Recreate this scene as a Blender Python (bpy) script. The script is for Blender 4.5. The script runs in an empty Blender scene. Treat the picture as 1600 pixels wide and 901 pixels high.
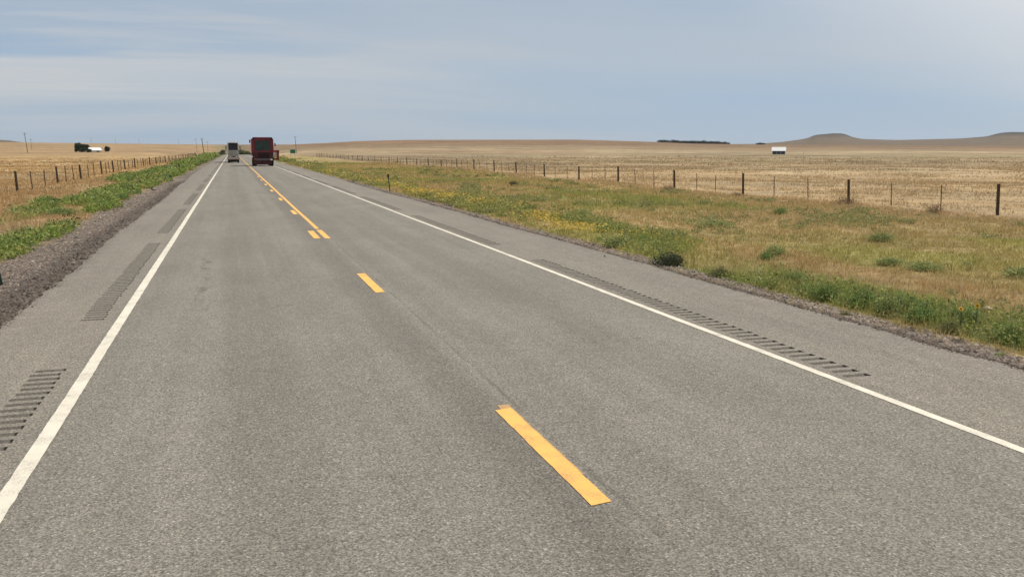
import bpy, bmesh, math, random
import numpy as np
from mathutils import Vector, Matrix
R = math.radians
random.seed(7)
rng = np.random.default_rng(11)
S = bpy.context.scene
COL = S.collection

# ------------------------------------------------------------------ camera
CAM_H = 2.31
F_PX = 1400.0
YAW = 17.2
PITCH = 8.8
cam = bpy.data.cameras.new('camera')
cam.sensor_width = 36.0
cam.lens = F_PX / 1600.0 * 36.0
cam.clip_start = 0.1
cam.clip_end = 30000
camo = bpy.data.objects.new('camera', cam)
COL.objects.link(camo)
camo.location = (0, 0, CAM_H)
camo.rotation_euler = (R(90 - PITCH), 0, -R(YAW))
S.camera = camo
S.render.resolution_x, S.render.resolution_y = 1024, 576
S.render.engine = 'CYCLES'

# ------------------------------------------------------------------ light
SUN_EL, SUN_AZ = 50.0, 72.0          # azimuth from +Y (down the road) towards +X (right)
SKY_STRENGTH = 0.115
S.view_settings.view_transform = 'Standard'
S.view_settings.look = 'None'
S.view_settings.gamma = 1
S.view_settings.use_curve_mapping = False
S.view_settings.exposure = 0.34

world = bpy.data.worlds.new('World')
S.world = world
world.use_nodes = True
wt = world.node_tree
wt.nodes.clear()


def nn(t, kind, loc=None, **kw):
    n = t.nodes.new(kind)
    for k, v in kw.items():
        setattr(n, k, v)
    return n


def lk(t, a, b):
    t.links.new(a, b)


def mathn(t, op, a, b=None, c=None, clamp=False):
    n = nn(t, 'ShaderNodeMath', operation=op, use_clamp=clamp)
    for i, v in enumerate((a, b, c)):
        if v is None:
            continue
        if isinstance(v, (int, float)):
            n.inputs[i].default_value = v
        else:
            lk(t, v, n.inputs[i])
    return n.outputs[0]


def mixc(t, fac, a, b, blend='MIX'):
    n = nn(t, 'ShaderNodeMix', data_type='RGBA', blend_type=blend)
    if isinstance(fac, (int, float)):
        n.inputs[0].default_value = fac
    else:
        lk(t, fac, n.inputs[0])
    for i, v in ((6, a), (7, b)):
        if isinstance(v, tuple):
            n.inputs[i].default_value = (v[0], v[1], v[2], 1)
        else:
            lk(t, v, n.inputs[i])
    return n.outputs[2]


def noise(t, vec, scale, detail=4, rough=0.55, dist=0.0):
    n = nn(t, 'ShaderNodeTexNoise')
    n.inputs['Scale'].default_value = scale
    n.inputs['Detail'].default_value = detail
    n.inputs['Roughness'].default_value = rough
    n.inputs['Distortion'].default_value = dist
    if vec is not None:
        lk(t, vec, n.inputs['Vector'])
    return n.outputs[0]


def maprange(t, v, a, b, c=0.0, d=1.0, smooth=True):
    n = nn(t, 'ShaderNodeMapRange')
    if smooth:
        n.interpolation_type = 'SMOOTHSTEP'
    lk(t, v, n.inputs[0])
    for i, q in enumerate((a, b, c, d)):
        n.inputs[1 + i].default_value = q
    return n.outputs[0]


def mapping(t, vec, scale=(1, 1, 1), rot=(0, 0, 0), loc=(0, 0, 0)):
    n = nn(t, 'ShaderNodeMapping')
    n.inputs['Scale'].default_value = scale
    n.inputs['Rotation'].default_value = rot
    n.inputs['Location'].default_value = loc
    lk(t, vec, n.inputs['Vector'])
    return n.outputs[0]


sky = nn(wt, 'ShaderNodeTexSky', sky_type='NISHITA')
sky.sun_disc = False
sky.sun_elevation = R(SUN_EL)
sky.sun_rotation = R(SUN_AZ)
sky.altitude = 1500
sky.air_density = 1.0
sky.dust_density = 2.0
sky.ozone_density = 1.5
tc = nn(wt, 'ShaderNodeTexCoord')
sep = nn(wt, 'ShaderNodeSeparateXYZ')
lk(wt, tc.outputs['Generated'], sep.inputs[0])
zz = mathn(wt, 'ADD', mathn(wt, 'MAXIMUM', sep.outputs[2], 0.0), 0.10)
cx = mathn(wt, 'DIVIDE', sep.outputs[0], zz)
cy = mathn(wt, 'DIVIDE', sep.outputs[1], zz)
comb = nn(wt, 'ShaderNodeCombineXYZ')
lk(wt, cx, comb.inputs[0])
lk(wt, cy, comb.inputs[1])
cv = comb.outputs[0]
streak = noise(wt, mapping(wt, cv, (0.45, 1.9, 1), (0, 0, R(10)), (3.1, 0.6, 0)), 1.3, 7, 0.6, 0.35)
broad = noise(wt, mapping(wt, cv, (0.5, 0.8, 1), (0, 0, R(-20)), (1.3, 4.2, 0)), 0.45, 3, 0.5, 0.2)
left = maprange(wt, sep.outputs[0], -0.25, 0.45, 1.0, 0.08)
soft = noise(wt, mapping(wt, cv, (0.28, 0.75, 1), (0, 0, R(-6)), (7.7, 2.9, 0)), 0.9, 4, 0.5, 0.5)
upper = maprange(wt, sep.outputs[2], 0.015, 0.10, 0.25, 1.0)
mixcl = mathn(wt, 'ADD', mathn(wt, 'MULTIPLY', maprange(wt, streak, 0.42, 0.66), 0.45), mathn(wt, 'MULTIPLY', maprange(wt, soft, 0.40, 0.58), 0.75))
cl = mathn(wt, 'MULTIPLY', mathn(wt, 'MULTIPLY', mixcl, left), upper, clamp=True)
veil = maprange(wt, broad, 0.35, 0.7)
VEIL_BLUE = (2.30, 3.02, 4.0)
VEIL_GREY = (2.85, 3.28, 3.80)
CLOUD = (4.55, 4.45, 4.25)
base = mixc(wt, veil, VEIL_BLUE, VEIL_GREY)
withsky = mixc(wt, 0.90, sky.outputs[0], base)
c2 = mixc(wt, mathn(wt, 'MULTIPLY', cl, 0.85), withsky, CLOUD)
# bright patch of thin cloud around the sun
sd = nn(wt, 'ShaderNodeVectorMath', operation='DOT_PRODUCT')
lk(wt, tc.outputs['Generated'], sd.inputs[0])
sd.inputs[1].default_value = (math.sin(R(SUN_AZ)) * math.cos(R(SUN_EL)), math.cos(R(SUN_AZ)) * math.cos(R(SUN_EL)), math.sin(R(SUN_EL)))
glow = maprange(wt, sd.outputs['Value'], 0.57, 0.78)
c3 = mixc(wt, glow, c2, (6.2, 6.0, 5.7))
bg = nn(wt, 'ShaderNodeBackground')
bg.inputs[1].default_value = SKY_STRENGTH
lk(wt, c3, bg.inputs[0])
wo = nn(wt, 'ShaderNodeOutputWorld')
lk(wt, bg.outputs[0], wo.inputs[0])

sunl = bpy.data.lights.new('sun', 'SUN')
sunl.energy = 2.5
sunl.angle = R(4.0)
sunl.color = (1.0, 0.945, 0.86)
suno = bpy.data.objects.new('sun', sunl)
COL.objects.link(suno)
sdv = Vector((math.sin(R(SUN_AZ)) * math.cos(R(SUN_EL)), math.cos(R(SUN_AZ)) * math.cos(R(SUN_EL)), math.sin(R(SUN_EL))))
suno.rotation_euler = sdv.to_track_quat('Z', 'Y').to_euler()
suno.location = (30, 10, 40)

# ------------------------------------------------------------------ numpy noise


def _hash(ix, iy, seed):
    h = (ix.astype(np.int64) * 374761393 + iy.astype(np.int64) * 668265263 + seed * 974634777) & 0xFFFFFFFF
    h = ((h ^ (h >> 13)) * 1274126177) & 0xFFFFFFFF
    h = h ^ (h >> 16)
    return (h & 0xFFFFFF) / float(0xFFFFFF)


def vnoise(x, y, seed=0):
    ix, iy = np.floor(x), np.floor(y)
    fx, fy = x - ix, y - iy
    fx = fx * fx * (3 - 2 * fx)
    fy = fy * fy * (3 - 2 * fy)
    a = _hash(ix, iy, seed); b = _hash(ix + 1, iy, seed)
    c = _hash(ix, iy + 1, seed); d = _hash(ix + 1, iy + 1, seed)
    return (a * (1 - fx) + b * fx) * (1 - fy) + (c * (1 - fx) + d * fx) * fy


def fbm(x, y, seed=0, octv=4):
    s = 0; a = 0.5; t = 0
    for k in range(octv):
        s = s + a * vnoise(x * 2 ** k, y * 2 ** k, seed + 17 * k)
        t += a; a *= 0.55
    return s / t


def sstep(a, b, x):
    t = np.clip((x - a) / (b - a), 0, 1)
    return t * t * (3 - 2 * t)


def mix3(c, d, w):
    d = np.asarray(d, dtype=float)
    if d.ndim == 1:
        d = d[None, :]
    return c * (1 - w[:, None]) + d * w[:, None]


# ------------------------------------------------------------------ terrain shape
P = R(PITCH)
S1 = ((-1200, 222), (-400, 221), (0, 222.3), (330, 226), (440, 226.5), (510, 223.5), (560, 220.5), (640, 218.6), (900, 218.2),
      (1000, 221), (1080, 224.3), (1180, 226), (1600, 228), (2200, 228), (3000, 228))
S2 = ((-1200, 222), (-300, 219), (-90, 216.5), (-30, 216.6), (15, 219.4), (60, 226), (1000, 226), (1100, 225.3), (1180, 225), (1220, 222),
      (1250, 218), (1262, 215.6), (1270, 212.0), (1275, 210.6), (1290, 209.4), (1300, 208.4), (1314, 208.6), (1321, 210.2), (1330, 214.0), (1342, 216.6), (1350, 217.4), (1400, 218.9),
      (1500, 216.4), (1540, 213.3), (1553, 209.6), (1563, 207.4), (1578, 206.4), (1620, 206.6), (1660, 212), (1750, 217), (2200, 220), (3000, 222))


def row_tan(u, y):
    a = np.arctan((u - 800) / F_PX * math.cos(P))
    k = (450.5 - y) / F_PX
    return np.cos(a) * (k * math.cos(P) - math.sin(P)) / (math.cos(P) + k * math.sin(P))


def height(x, y):
    x = np.asarray(x, dtype=float); y = np.asarray(y, dtype=float)
    r = np.hypot(x, y) + 1e-6
    az = np.arctan2(x, y) - R(YAW)
    azc = np.clip(az, -1.05, 1.05)
    u = 800 + F_PX * np.tan(azc) / math.cos(P)
    y1 = np.interp(u, [p[0] for p in S1], [p[1] for p in S1])
    y2 = np.interp(u, [p[0] for p in S2], [p[1] for p in S2])
    R1, R2 = 1800.0, 4800.0
    lr = np.log(r)
    w = sstep(math.log(480), math.log(R1), lr)
    h = CAM_H * w + np.minimum(r, R1) * row_tan(u, y1) * w
    # gentle rolls in mid field
    roll = (fbm(x / 160, y / 160, 5, 3) - 0.5)
    h = h + roll * 2.2 * sstep(180, 500, r) * (1 - sstep(900, 1700, r)) * 0.6
    # behind the first ridge
    hill = CAM_H + r * row_tan(u, y2)
    w2 = sstep(math.log(R1 * 1.05), math.log(R2), lr) ** 1.4
    back = (h - 2.0) * (1 - w2) + hill * w2
    h = np.where(r > R1 * 1.02, np.where(r < R1 * 1.06, h * 0 + np.minimum(h, h - 1.0), back), h)
    h = np.where(r > R2, h - (r - R2) * 0.05, h)
    # verge and field micro relief
    ax = np.abs(x - 2.2)
    off = sstep(5.6, 9.0, ax)
    h = h + off * (fbm(x / 2.3, y / 2.3, 21, 3) - 0.5) * 0.10 * (1 - sstep(150, 400, r))
    h = h + off * sstep(9, 20, ax) * (fbm(x / 12, y / 12, 33, 3) - 0.5) * 0.45 * (1 - sstep(200, 600, r))
    # road bed lies lower so the pavement sheet sits on top, and a shallow shelf of gravel beside it
    h = h - 0.20 * (1 - sstep(5.0, 5.25, ax))
    h = h - 0.025 - 0.05 * sstep(5.5, 6.6, ax) * (1 - sstep(60, 200, r))
    # beyond the crest the road corridor drops out of sight
    h = h - 3.2 * sstep(430, 600, y) * (1 - sstep(14, 60, ax)) * (1 - sstep(900, 1400, y))
    return h


GREEN = np.array((0.155, 0.185, 0.055)); GREEN2 = np.array((0.290, 0.275, 0.085)); OLIVE = np.array((0.300, 0.245, 0.095))
BROWN = np.array((0.365, 0.272, 0.130)); STRAW = np.array((0.410, 0.290, 0.155)); PALE = np.array((0.450, 0.345, 0.210))
GOLD = np.array((0.445, 0.300, 0.145)); REDB = np.array((0.35, 0.250, 0.140)); GRAVEL = np.array((0.180, 0.150, 0.125))
RIDGE = np.array((0.215, 0.142, 0.085)); BUTTE = np.array((0.055, 0.047, 0.040)); GREYT = np.array((0.285, 0.225, 0.140))


def greenness(x, y):
    """how much green weed grows at a place of the verge, 0..1"""
    n = fbm(x / 1.6, y / 3.2, 3, 4)
    n2 = fbm(x / 4.5, y / 7.0, 8, 3)
    xr = x + (fbm(x * 0 + 3.3, y / 5.0, 44, 3) - 0.5) * 1.3
    right = sstep(8.55, 8.8, xr) * (1 - sstep(9.4, 11.0 + 2.2 * sstep(14, 24, y), xr)) * (0.12 + 1.1 * sstep(0.44, 0.60, n) + 0.5 * (1 - sstep(15, 24, y)) * sstep(0.3, 0.5, n)) * (1 - 0.45 * sstep(22, 60, y))
    right2 = sstep(10, 12, xr) * (1 - sstep(18, 24, xr)) * sstep(0.54, 0.70, n2 * 0.6 + n * 0.4) * 0.6
    nL = fbm(x / 1.5, y / 5.0, 301, 4)
    leftg = sstep(4.7, 5.1, -xr) * (1 - sstep(6.4, 8.8, -xr + (n2 - 0.5) * 5)) * (0.0 + 1.15 * sstep(0.40, 0.56, nL))
    return np.clip(np.maximum(np.maximum(right, right2), leftg), 0, 1)


def ground_colour(x, y):
    x = np.asarray(x, dtype=float); y = np.asarray(y, dtype=float)
    r = np.hypot(x, y)
    n1 = fbm(x / 1.1, y / 1.1, 61, 4)
    n2 = fbm(x / 6, y / 9, 62, 4)
    n3 = fbm(x / 45, y / 60, 63, 4)
    n4 = fbm(x / 300, y / 380, 64, 4)
    c = np.zeros((len(x), 3))
    # open range right of the fence
    c[:] = STRAW
    c = mix3(c, PALE, sstep(0.40, 0.66, n2 * 0.5 + n3 * 0.5) * 0.9)
    c = mix3(c, OLIVE, sstep(0.52, 0.66, n3) * 0.45)
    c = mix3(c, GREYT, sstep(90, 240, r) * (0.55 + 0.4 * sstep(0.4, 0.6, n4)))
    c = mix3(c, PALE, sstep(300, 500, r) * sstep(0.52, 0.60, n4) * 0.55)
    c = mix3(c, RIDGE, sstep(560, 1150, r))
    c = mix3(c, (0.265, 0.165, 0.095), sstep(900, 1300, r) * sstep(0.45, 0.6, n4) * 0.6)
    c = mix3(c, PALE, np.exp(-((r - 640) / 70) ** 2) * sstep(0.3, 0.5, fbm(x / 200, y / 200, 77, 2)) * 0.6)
    n5 = fbm(x / 22, y / 34, 93, 4)
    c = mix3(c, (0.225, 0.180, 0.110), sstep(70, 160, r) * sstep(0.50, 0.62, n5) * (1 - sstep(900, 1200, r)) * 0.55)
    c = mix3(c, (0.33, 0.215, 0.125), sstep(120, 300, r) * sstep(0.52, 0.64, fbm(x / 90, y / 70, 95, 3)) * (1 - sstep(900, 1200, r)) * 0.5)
    # left of the road the grass is more golden
    L = sstep(5, 12, -x) * (1 - sstep(1500, 2400, r))
    gl = np.tile(GOLD, (len(x), 1))
    gl = mix3(gl, STRAW, sstep(0.40, 0.62, n2) * 0.7)
    gl = mix3(gl, (0.34, 0.225, 0.115), sstep(0.5, 0.64, n3) * 0.5)
    gl = mix3(gl, (0.33, 0.225, 0.125), sstep(200, 700, r) * 0.8)
    c = mix3(c, gl, L)
    # between the right verge and the fence
    xw = x + (n2 - 0.5) * 2.0
    mid = sstep(7.5, 8.5, x) * (1 - sstep(24.5, 26.2, xw)) * (1 - sstep(400, 700, r))
    m = np.tile(BROWN, (len(x), 1))
    m = mix3(m, OLIVE, sstep(0.42, 0.60, n2) * 0.8)
    m = mix3(m, STRAW, sstep(0.52, 0.70, n1) * 0.45)
    m = mix3(m, GREEN2, sstep(0.55, 0.7, fbm(x / 5, y / 8, 90, 3)) * 0.7)
    m = mix3(m, REDB, sstep(22.0, 24.5, xw) * 0.6)
    c = mix3(c, m, mid)
    # faint mown track next to the weeds, light and sandy
    tr = sstep(10.4, 11.2, xw) * (1 - sstep(12.0, 12.8, xw)) * (1 - sstep(60, 200, r))
    c = mix3(c, (0.37, 0.245, 0.125), tr * 0.55)
    g = greenness(x, y) * (1 - sstep(500, 900, y))
    gc = mix3(np.tile(GREEN2, (len(x), 1)), GREEN, sstep(0.42, 0.6, n1))
    c = mix3(c, gc, g * 0.85)
    # green verges run on to the vanishing point of the road
    # gravel shelves
    e = (fbm(x * 0 + 1.7, y / 1.3, 71, 4) - 0.5)
    gv = (1 - sstep(8.25, 8.6, x + e * 1.1 - 0.25 * sstep(15, 40, y))) * sstep(7, 7.4, x)
    gvl = (1 - sstep(4.55, 4.95, -x + e * 1.0)) * sstep(2.5, 2.8, -x)
    gg = np.tile(GRAVEL, (len(x), 1))
    gg = mix3(gg, (0.135, 0.115, 0.105), (1 - sstep(5.6, 6.4, np.abs(x - 2.2) + e * 0.5)) * 0.85)
    gg = mix3(gg, (0.27, 0.215, 0.165), sstep(0.5, 0.7, n1) * 0.5)
    c = mix3(c, gg, np.clip(gv + gvl, 0, 1))
    c = mix3(c, GRAVEL, (np.abs(x - 2.2) < 5.6) * 1.0)
    # scrubby green in the draw where the road vanishes, buttes at the back
    c = mix3(c, (0.16, 0.165, 0.085), sstep(330, 420, y) * (1 - sstep(5, 11, np.abs(x + 1 + 6 * (n2 - 0.5)) * 500 / np.maximum(y, 300))) * 0.4 * (1 - sstep(1500, 2000, y)))
    z = height(x, y)
    b = sstep(1900, 2400, r)
    c = mix3(c, (0.150, 0.112, 0.072), b)
    c = mix3(c, BUTTE, b * sstep(42, 72, z + 14 * (n4 - 0.5)))
    return c


def new_mesh_obj(name, verts, faces_flat, nper, mat, parent=None, col=None, smooth=False):
    me = bpy.data.meshes.new(name)
    nv = len(verts); nf = len(faces_flat) // nper
    me.vertices.add(nv)
    me.vertices.foreach_set('co', np.asarray(verts, dtype=np.float32).ravel())
    me.loops.add(nf * nper)
    me.loops.foreach_set('vertex_index', np.asarray(faces_flat, dtype=np.int32).ravel())
    me.polygons.add(nf)
    me.polygons.foreach_set('loop_start', np.arange(0, nf * nper, nper, dtype=np.int32))
    if smooth:
        me.polygons.foreach_set('use_smooth', np.ones(nf, dtype=bool))
    me.update(calc_edges=True)
    if col is not None:
        a = me.color_attributes.new('Col', 'FLOAT_COLOR', 'POINT')
        cc = np.ones((nv, 4), dtype=np.float32)
        cc[:, :3] = col
        a.data.foreach_set('color', cc.ravel())
    if mat is not None:
        me.materials.append(mat)
    o = bpy.data.objects.new(name, me)
    COL.objects.link(o)
    if parent:
        o.parent = parent
    return o


# ------------------------------------------------------------------ materials
def mat_new(name):
    m = bpy.data.materials.new(name)
    m.use_nodes = True
    t = m.node_tree
    b = t.nodes['Principled BSDF']
    return m, t, b


def mat_plain(name, col, rough=0.6, metal=0.0, var=0.12, scale=8.0, spec=0.5, bump=0.0, coat=0.0):
    m, t, b = mat_new(name)
    tcn = nn(t, 'ShaderNodeTexCoord')
    nz = noise(t, tcn.outputs['Object'], scale, 5, 0.6)
    lo = tuple(c * (1 - var) for c in col); hi = tuple(min(1, c * (1 + var)) for c in col)
    lk(t, mixc(t, maprange(t, nz, 0.3, 0.7), lo, hi), b.inputs['Base Color'])
    b.inputs['Roughness'].default_value = rough
    b.inputs['Metallic'].default_value = metal
    b.inputs['Specular IOR Level'].default_value = spec
    if coat:
        b.inputs['Coat Weight'].default_value = coat
    if bump:
        bp = nn(t, 'ShaderNodeBump')
        bp.inputs['Strength'].default_value = bump
        bp.inputs['Distance'].default_value = 0.01
        lk(t, nz, bp.inputs['Height'])
        lk(t, bp.outputs[0], b.inputs['Normal'])
    return m


def mat_glass(name, col, rough=0.15):
    m = mat_plain(name, col, rough, 0, 0.25, 1.5, 0.6)
    return m


def mat_foliage(name, translucent=0.3):
    m, t, b = mat_new(name)
    t.nodes.remove(b)
    at = nn(t, 'ShaderNodeAttribute', attribute_name='Col')
    d = nn(t, 'ShaderNodeBsdfDiffuse')
    tr = nn(t, 'ShaderNodeBsdfTranslucent')
    mx = nn(t, 'ShaderNodeMixShader')
    mx.inputs[0].default_value = translucent
    lk(t, at.outputs['Color'], d.inputs[0]); lk(t, at.outputs['Color'], tr.inputs[0])
    lk(t, d.outputs[0], mx.inputs[1]); lk(t, tr.outputs[0], mx.inputs[2])
    out = [n for n in t.nodes if n.type == 'OUTPUT_MATERIAL'][0]
    lk(t, mx.outputs[0], out.inputs[0])
    return m


def mat_ground():
    m, t, b = mat_new('ground')
    g = nn(t, 'ShaderNodeNewGeometry')
    pos = g.outputs['Position']
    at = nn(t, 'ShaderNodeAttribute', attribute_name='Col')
    fine = noise(t, pos, 18, 5, 0.7)
    mid = noise(t, pos, 1.7, 6, 0.65)
    far = noise(t, mapping(t, pos, (1, 1, 0.2)), 0.12, 8, 0.7)
    vfar = noise(t, mapping(t, pos, (1, 1, 0.2)), 0.012, 8, 0.72)
    f1 = maprange(t, fine, 0.3, 0.7, 0.72, 1.28)
    f2 = maprange(t, mid, 0.3, 0.7, 0.78, 1.22)
    f3 = maprange(t, far, 0.3, 0.7, 0.74, 1.24)
    f4 = maprange(t, vfar, 0.35, 0.65, 0.78, 1.16)
    k = mathn(t, 'MULTIPLY', mathn(t, 'MULTIPLY', f1, f2), mathn(t, 'MULTIPLY', f3, f4))
    vm = nn(t, 'ShaderNodeVectorMath', operation='SCALE')
    lk(t, at.outputs['Color'], vm.inputs[0]); lk(t, k, vm.inputs['Scale'])
    # pebbles in the shelf
    vo = nn(t, 'ShaderNodeTexVoronoi'); vo.inputs['Scale'].default_value = 34
    lk(t, pos, vo.inputs['Vector'])
    sx = nn(t, 'ShaderNodeSeparateXYZ'); lk(t, pos, sx.inputs[0])
    ax = mathn(t, 'ABSOLUTE', mathn(t, 'SUBTRACT', sx.outputs[0], 2.2))
    band = maprange(t, ax, 6.2, 6.9, 1.0, 0.0)
    hs = nn(t, 'ShaderNodeSeparateColor'); lk(t, vo.outputs['Color'], hs.inputs[0])
    pk = maprange(t, hs.outputs[0], 0, 1, 0.55, 1.6, smooth=False)
    pk2 = mathn(t, 'ADD', mathn(t, 'MULTIPLY', mathn(t, 'SUBTRACT', pk, 1.0), band), 1.0)
    vm2 = nn(t, 'ShaderNodeVectorMath', operation='SCALE')
    lk(t, vm.outputs[0], vm2.inputs[0]); lk(t, pk2, vm2.inputs['Scale'])
    lk(t, vm2.outputs[0], b.inputs['Base Color'])
    b.inputs['Roughness'].default_value = 0.95
    b.inputs['Specular IOR Level'].default_value = 0.1
    bp = nn(t, 'ShaderNodeBump'); bp.inputs['Strength'].default_value = 0.6; bp.inputs['Distance'].default_value = 0.05
    lk(t, mathn(t, 'ADD', fine, mid), bp.inputs['Height']); lk(t, bp.outputs[0], b.inputs['Normal'])
    return m


def mat_asphalt():
    m, t, b = mat_new('asphalt')
    g = nn(t, 'ShaderNodeNewGeometry'); pos = g.outputs['Position']
    sx = nn(t, 'ShaderNodeSeparateXYZ'); lk(t, pos, sx.inputs[0])
    X = sx.outputs[0]
    # aggregate
    vo = nn(t, 'ShaderNodeTexVoronoi'); vo.inputs['Scale'].default_value = 78
    lk(t, pos, vo.inputs['Vector'])
    hs = nn(t, 'ShaderNodeSeparateColor'); lk(t, vo.outputs['Color'], hs.inputs[0])
    stone = hs.outputs[0]
    fn = noise(t, pos, 48, 3, 0.8)
    k1 = maprange(t, stone, 0.0, 1.0, 0.60, 1.38, smooth=False)
    k1 = mathn(t, 'MULTIPLY', k1, maprange(t, stone, 0.97, 0.99, 1.0, 1.35))
    k1 = mathn(t, 'MULTIPLY', k1, maprange(t, fn, 0.32, 0.68, 0.68, 1.30))
    # long streaks along the lane, patches
    st = noise(t, mapping(t, pos, (2.2, 0.035, 1)), 1.0, 5, 0.6)
    k2 = maprange(t, st, 0.3, 0.7, 0.93, 1.07)
    pt = noise(t, mapping(t, pos, (0.8, 0.35, 1)), 0.7, 6, 0.65, 0.4)
    k3 = maprange(t, pt, 0.3, 0.7, 0.92, 1.08)
    pf = noise(t, pos, 5.0, 5, 0.7)
    k3 = mathn(t, 'MULTIPLY', k3, maprange(t, pf, 0.3, 0.7, 0.95, 1.05))

    def bandk(x0, w, amt, soft=0.35):
        d = mathn(t, 'ABSOLUTE', mathn(t, 'SUBTRACT', X, x0))
        return maprange(t, d, w - soft, w + soft, amt, 1.0)
    wob = noise(t, mapping(t, pos, (0.2, 0.12, 1)), 1.0, 3)
    k = mathn(t, 'MULTIPLY', mathn(t, 'MULTIPLY', k1, k2), k3)
    for (x0, w, amt, soft) in ((0.15, 0.35, 0.94, 0.3), (2.75, 0.32, 0.95, 0.25), (2.02, 0.24, 0.86, 0.18), (4.05, 0.45, 0.955, 0.4), (3.2, 0.25, 1.05, 0.3), (4.95, 0.3, 1.04, 0.3), (-0.7, 0.3, 1.04, 0.3), (1.2, 0.3, 1.045, 0.3)):
        k = mathn(t, 'MULTIPLY', k, bandk(x0, w, amt, soft))
    # lap joint between the lanes
    d = mathn(t, 'ABSOLUTE', mathn(t, 'SUBTRACT', X, 2.33))
    j = maprange(t, d, 0.01, 0.07, 1.05, 1.0)
    d2 = mathn(t, 'ABSOLUTE', mathn(t, 'SUBTRACT', X, 2.385))
    jn = maprange(t, noise(t, mapping(t, pos, (3, 0.8, 1)), 1.0, 5, 0.7), 0.38, 0.6)
    k = mathn(t, 'MULTIPLY', k, mathn(t, 'SUBTRACT', 1.0, mathn(t, 'MULTIPLY', maprange(t, d2, 0.012, 0.035, 0.24, 0.0), jn)))
    k = mathn(t, 'MULTIPLY', k, j)
    # oil drips in the left lane
    sy = sx.outputs[1]
    dx = mathn(t, 'DIVIDE', mathn(t, 'SUBTRACT', X, -0.6), 0.22)
    oilx = maprange(t, mathn(t, 'ABSOLUTE', dx), 0.3, 1.2, 1.0, 0.0)
    oily = mathn(t, 'MULTIPLY', maprange(t, sy, 12.0, 14.0), maprange(t, sy, 19.5, 22.0, 1.0, 0.0))
    on = maprange(t, noise(t, mapping(t, pos, (3.4, 1.3, 1)), 1.2, 5, 0.7), 0.53, 0.63)
    oil = mathn(t, 'MULTIPLY', mathn(t, 'MULTIPLY', oilx, oily), on)
    k = mathn(t, 'MULTIPLY', k, maprange(t, oil, 0, 1, 1.0, 0.72, smooth=False))
    # sealed cracks: thin dark meander lines
    crn = nn(t, 'ShaderNodeTexVoronoi'); crn.feature = 'DISTANCE_TO_EDGE'; crn.inputs['Scale'].default_value = 0.16
    wv = nn(t, 'ShaderNodeVectorMath', operation='ADD')
    nz3 = nn(t, 'ShaderNodeTexNoise'); nz3.inputs['Scale'].default_value = 0.9; nz3.inputs['Detail'].default_value = 6
    lk(t, pos, nz3.inputs['Vector'])
    lk(t, pos, wv.inputs[0]); lk(t, nz3.outputs['Color'], wv.inputs[1]); lk(t, wv.outputs[0], crn.inputs['Vector'])
    crk = maprange(t, crn.outputs['Distance'], 0.0004, 0.0012, 0.86, 1.0)
    k = mathn(t, 'MULTIPLY', k, crk)
    # long transverse cracks, thin and broken, every dozen metres
    cy_ = mathn(t, 'ADD', sy, mathn(t, 'MULTIPLY', noise(t, mapping(t, pos, (0.9, 0.05, 1)), 1.0, 6, 0.7), 1.2))
    fr_ = mathn(t, 'ABSOLUTE', mathn(t, 'SUBTRACT', mathn(t, 'FRACT', mathn(t, 'DIVIDE', cy_, 11.3)), 0.5))
    brk = maprange(t, noise(t, pos, 0.55, 3, 0.6), 0.46, 0.56)
    tcr = mathn(t, 'MULTIPLY', maprange(t, fr_, 0.0003, 0.0011, 1.0, 0.0), brk)
    k = mathn(t, 'MULTIPLY', k, maprange(t, tcr, 0, 1, 1.0, 0.74, smooth=False))
    # the shoulders are a finer, lighter mat
    sh = mathn(t, 'ADD', maprange(t, X, -1.72, -1.62, 1.0, 0.0), maprange(t, X, 5.8, 5.9))
    kk = mixc(t, sh, (0.214, 0.195, 0.164), (0.231, 0.207, 0.170))
    vm = nn(t, 'ShaderNodeVectorMath', operation='SCALE')
    lk(t, kk, vm.inputs[0]); lk(t, k, vm.inputs['Scale'])
    # dust and dirt toward the edge
    ed = mathn(t, 'ADD', maprange(t, X, -2.95, -2.5, 1.0, 0.0), maprange(t, X, 7.3, 7.95))
    en = mathn(t, 'MULTIPLY', ed, maprange(t, noise(t, pos, 2.2, 6, 0.7), 0.4, 0.65))
    outc = mixc(t, mathn(t, 'MULTIPLY', en, 0.5), vm.outputs[0], (0.17, 0.145, 0.125))
    lk(t, outc, b.inputs['Base Color'])
    b.inputs['Roughness'].default_value = 0.9
    b.inputs['Specular IOR Level'].default_value = 0.25
    bp = nn(t, 'ShaderNodeBump'); bp.inputs['Strength'].default_value = 0.55; bp.inputs['Distance'].default_value = 0.006
    lk(t, mathn(t, 'ADD', vo.outputs['Distance'], fn), bp.inputs['Height']); lk(t, bp.outputs[0], b.inputs['Normal'])
    return m


def mat_paint(name, col, wear=0.35):
    m, t, b = mat_new(name)
    g = nn(t, 'ShaderNodeNewGeometry'); pos = g.outputs['Position']
    n1 = noise(t, pos, 60, 4, 0.8); n2 = noise(t, pos, 3.0, 5, 0.7)
    s = mathn(t, 'ADD', mathn(t, 'MULTIPLY', n1, 0.6), mathn(t, 'MULTIPLY', n2, 0.4))
    w = maprange(t, s, 0.38, 0.50, wear, 0.0)
    hi = mixc(t, maprange(t, n2, 0.3, 0.7), tuple(c * 0.88 for c in col), col)
    lk(t, mixc(t, w, hi, (0.20, 0.18, 0.155)), b.inputs['Base Color'])
    b.inputs['Roughness'].default_value = 0.75
    b.inputs['Specular IOR Level'].default_value = 0.3
    bp = nn(t, 'ShaderNodeBump'); bp.inputs['Strength'].default_value = 0.4; bp.inputs['Distance'].default_value = 0.004
    lk(t, n1, bp.inputs['Height']); lk(t, bp.outputs[0], b.inputs['Normal'])
    return m


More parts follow.
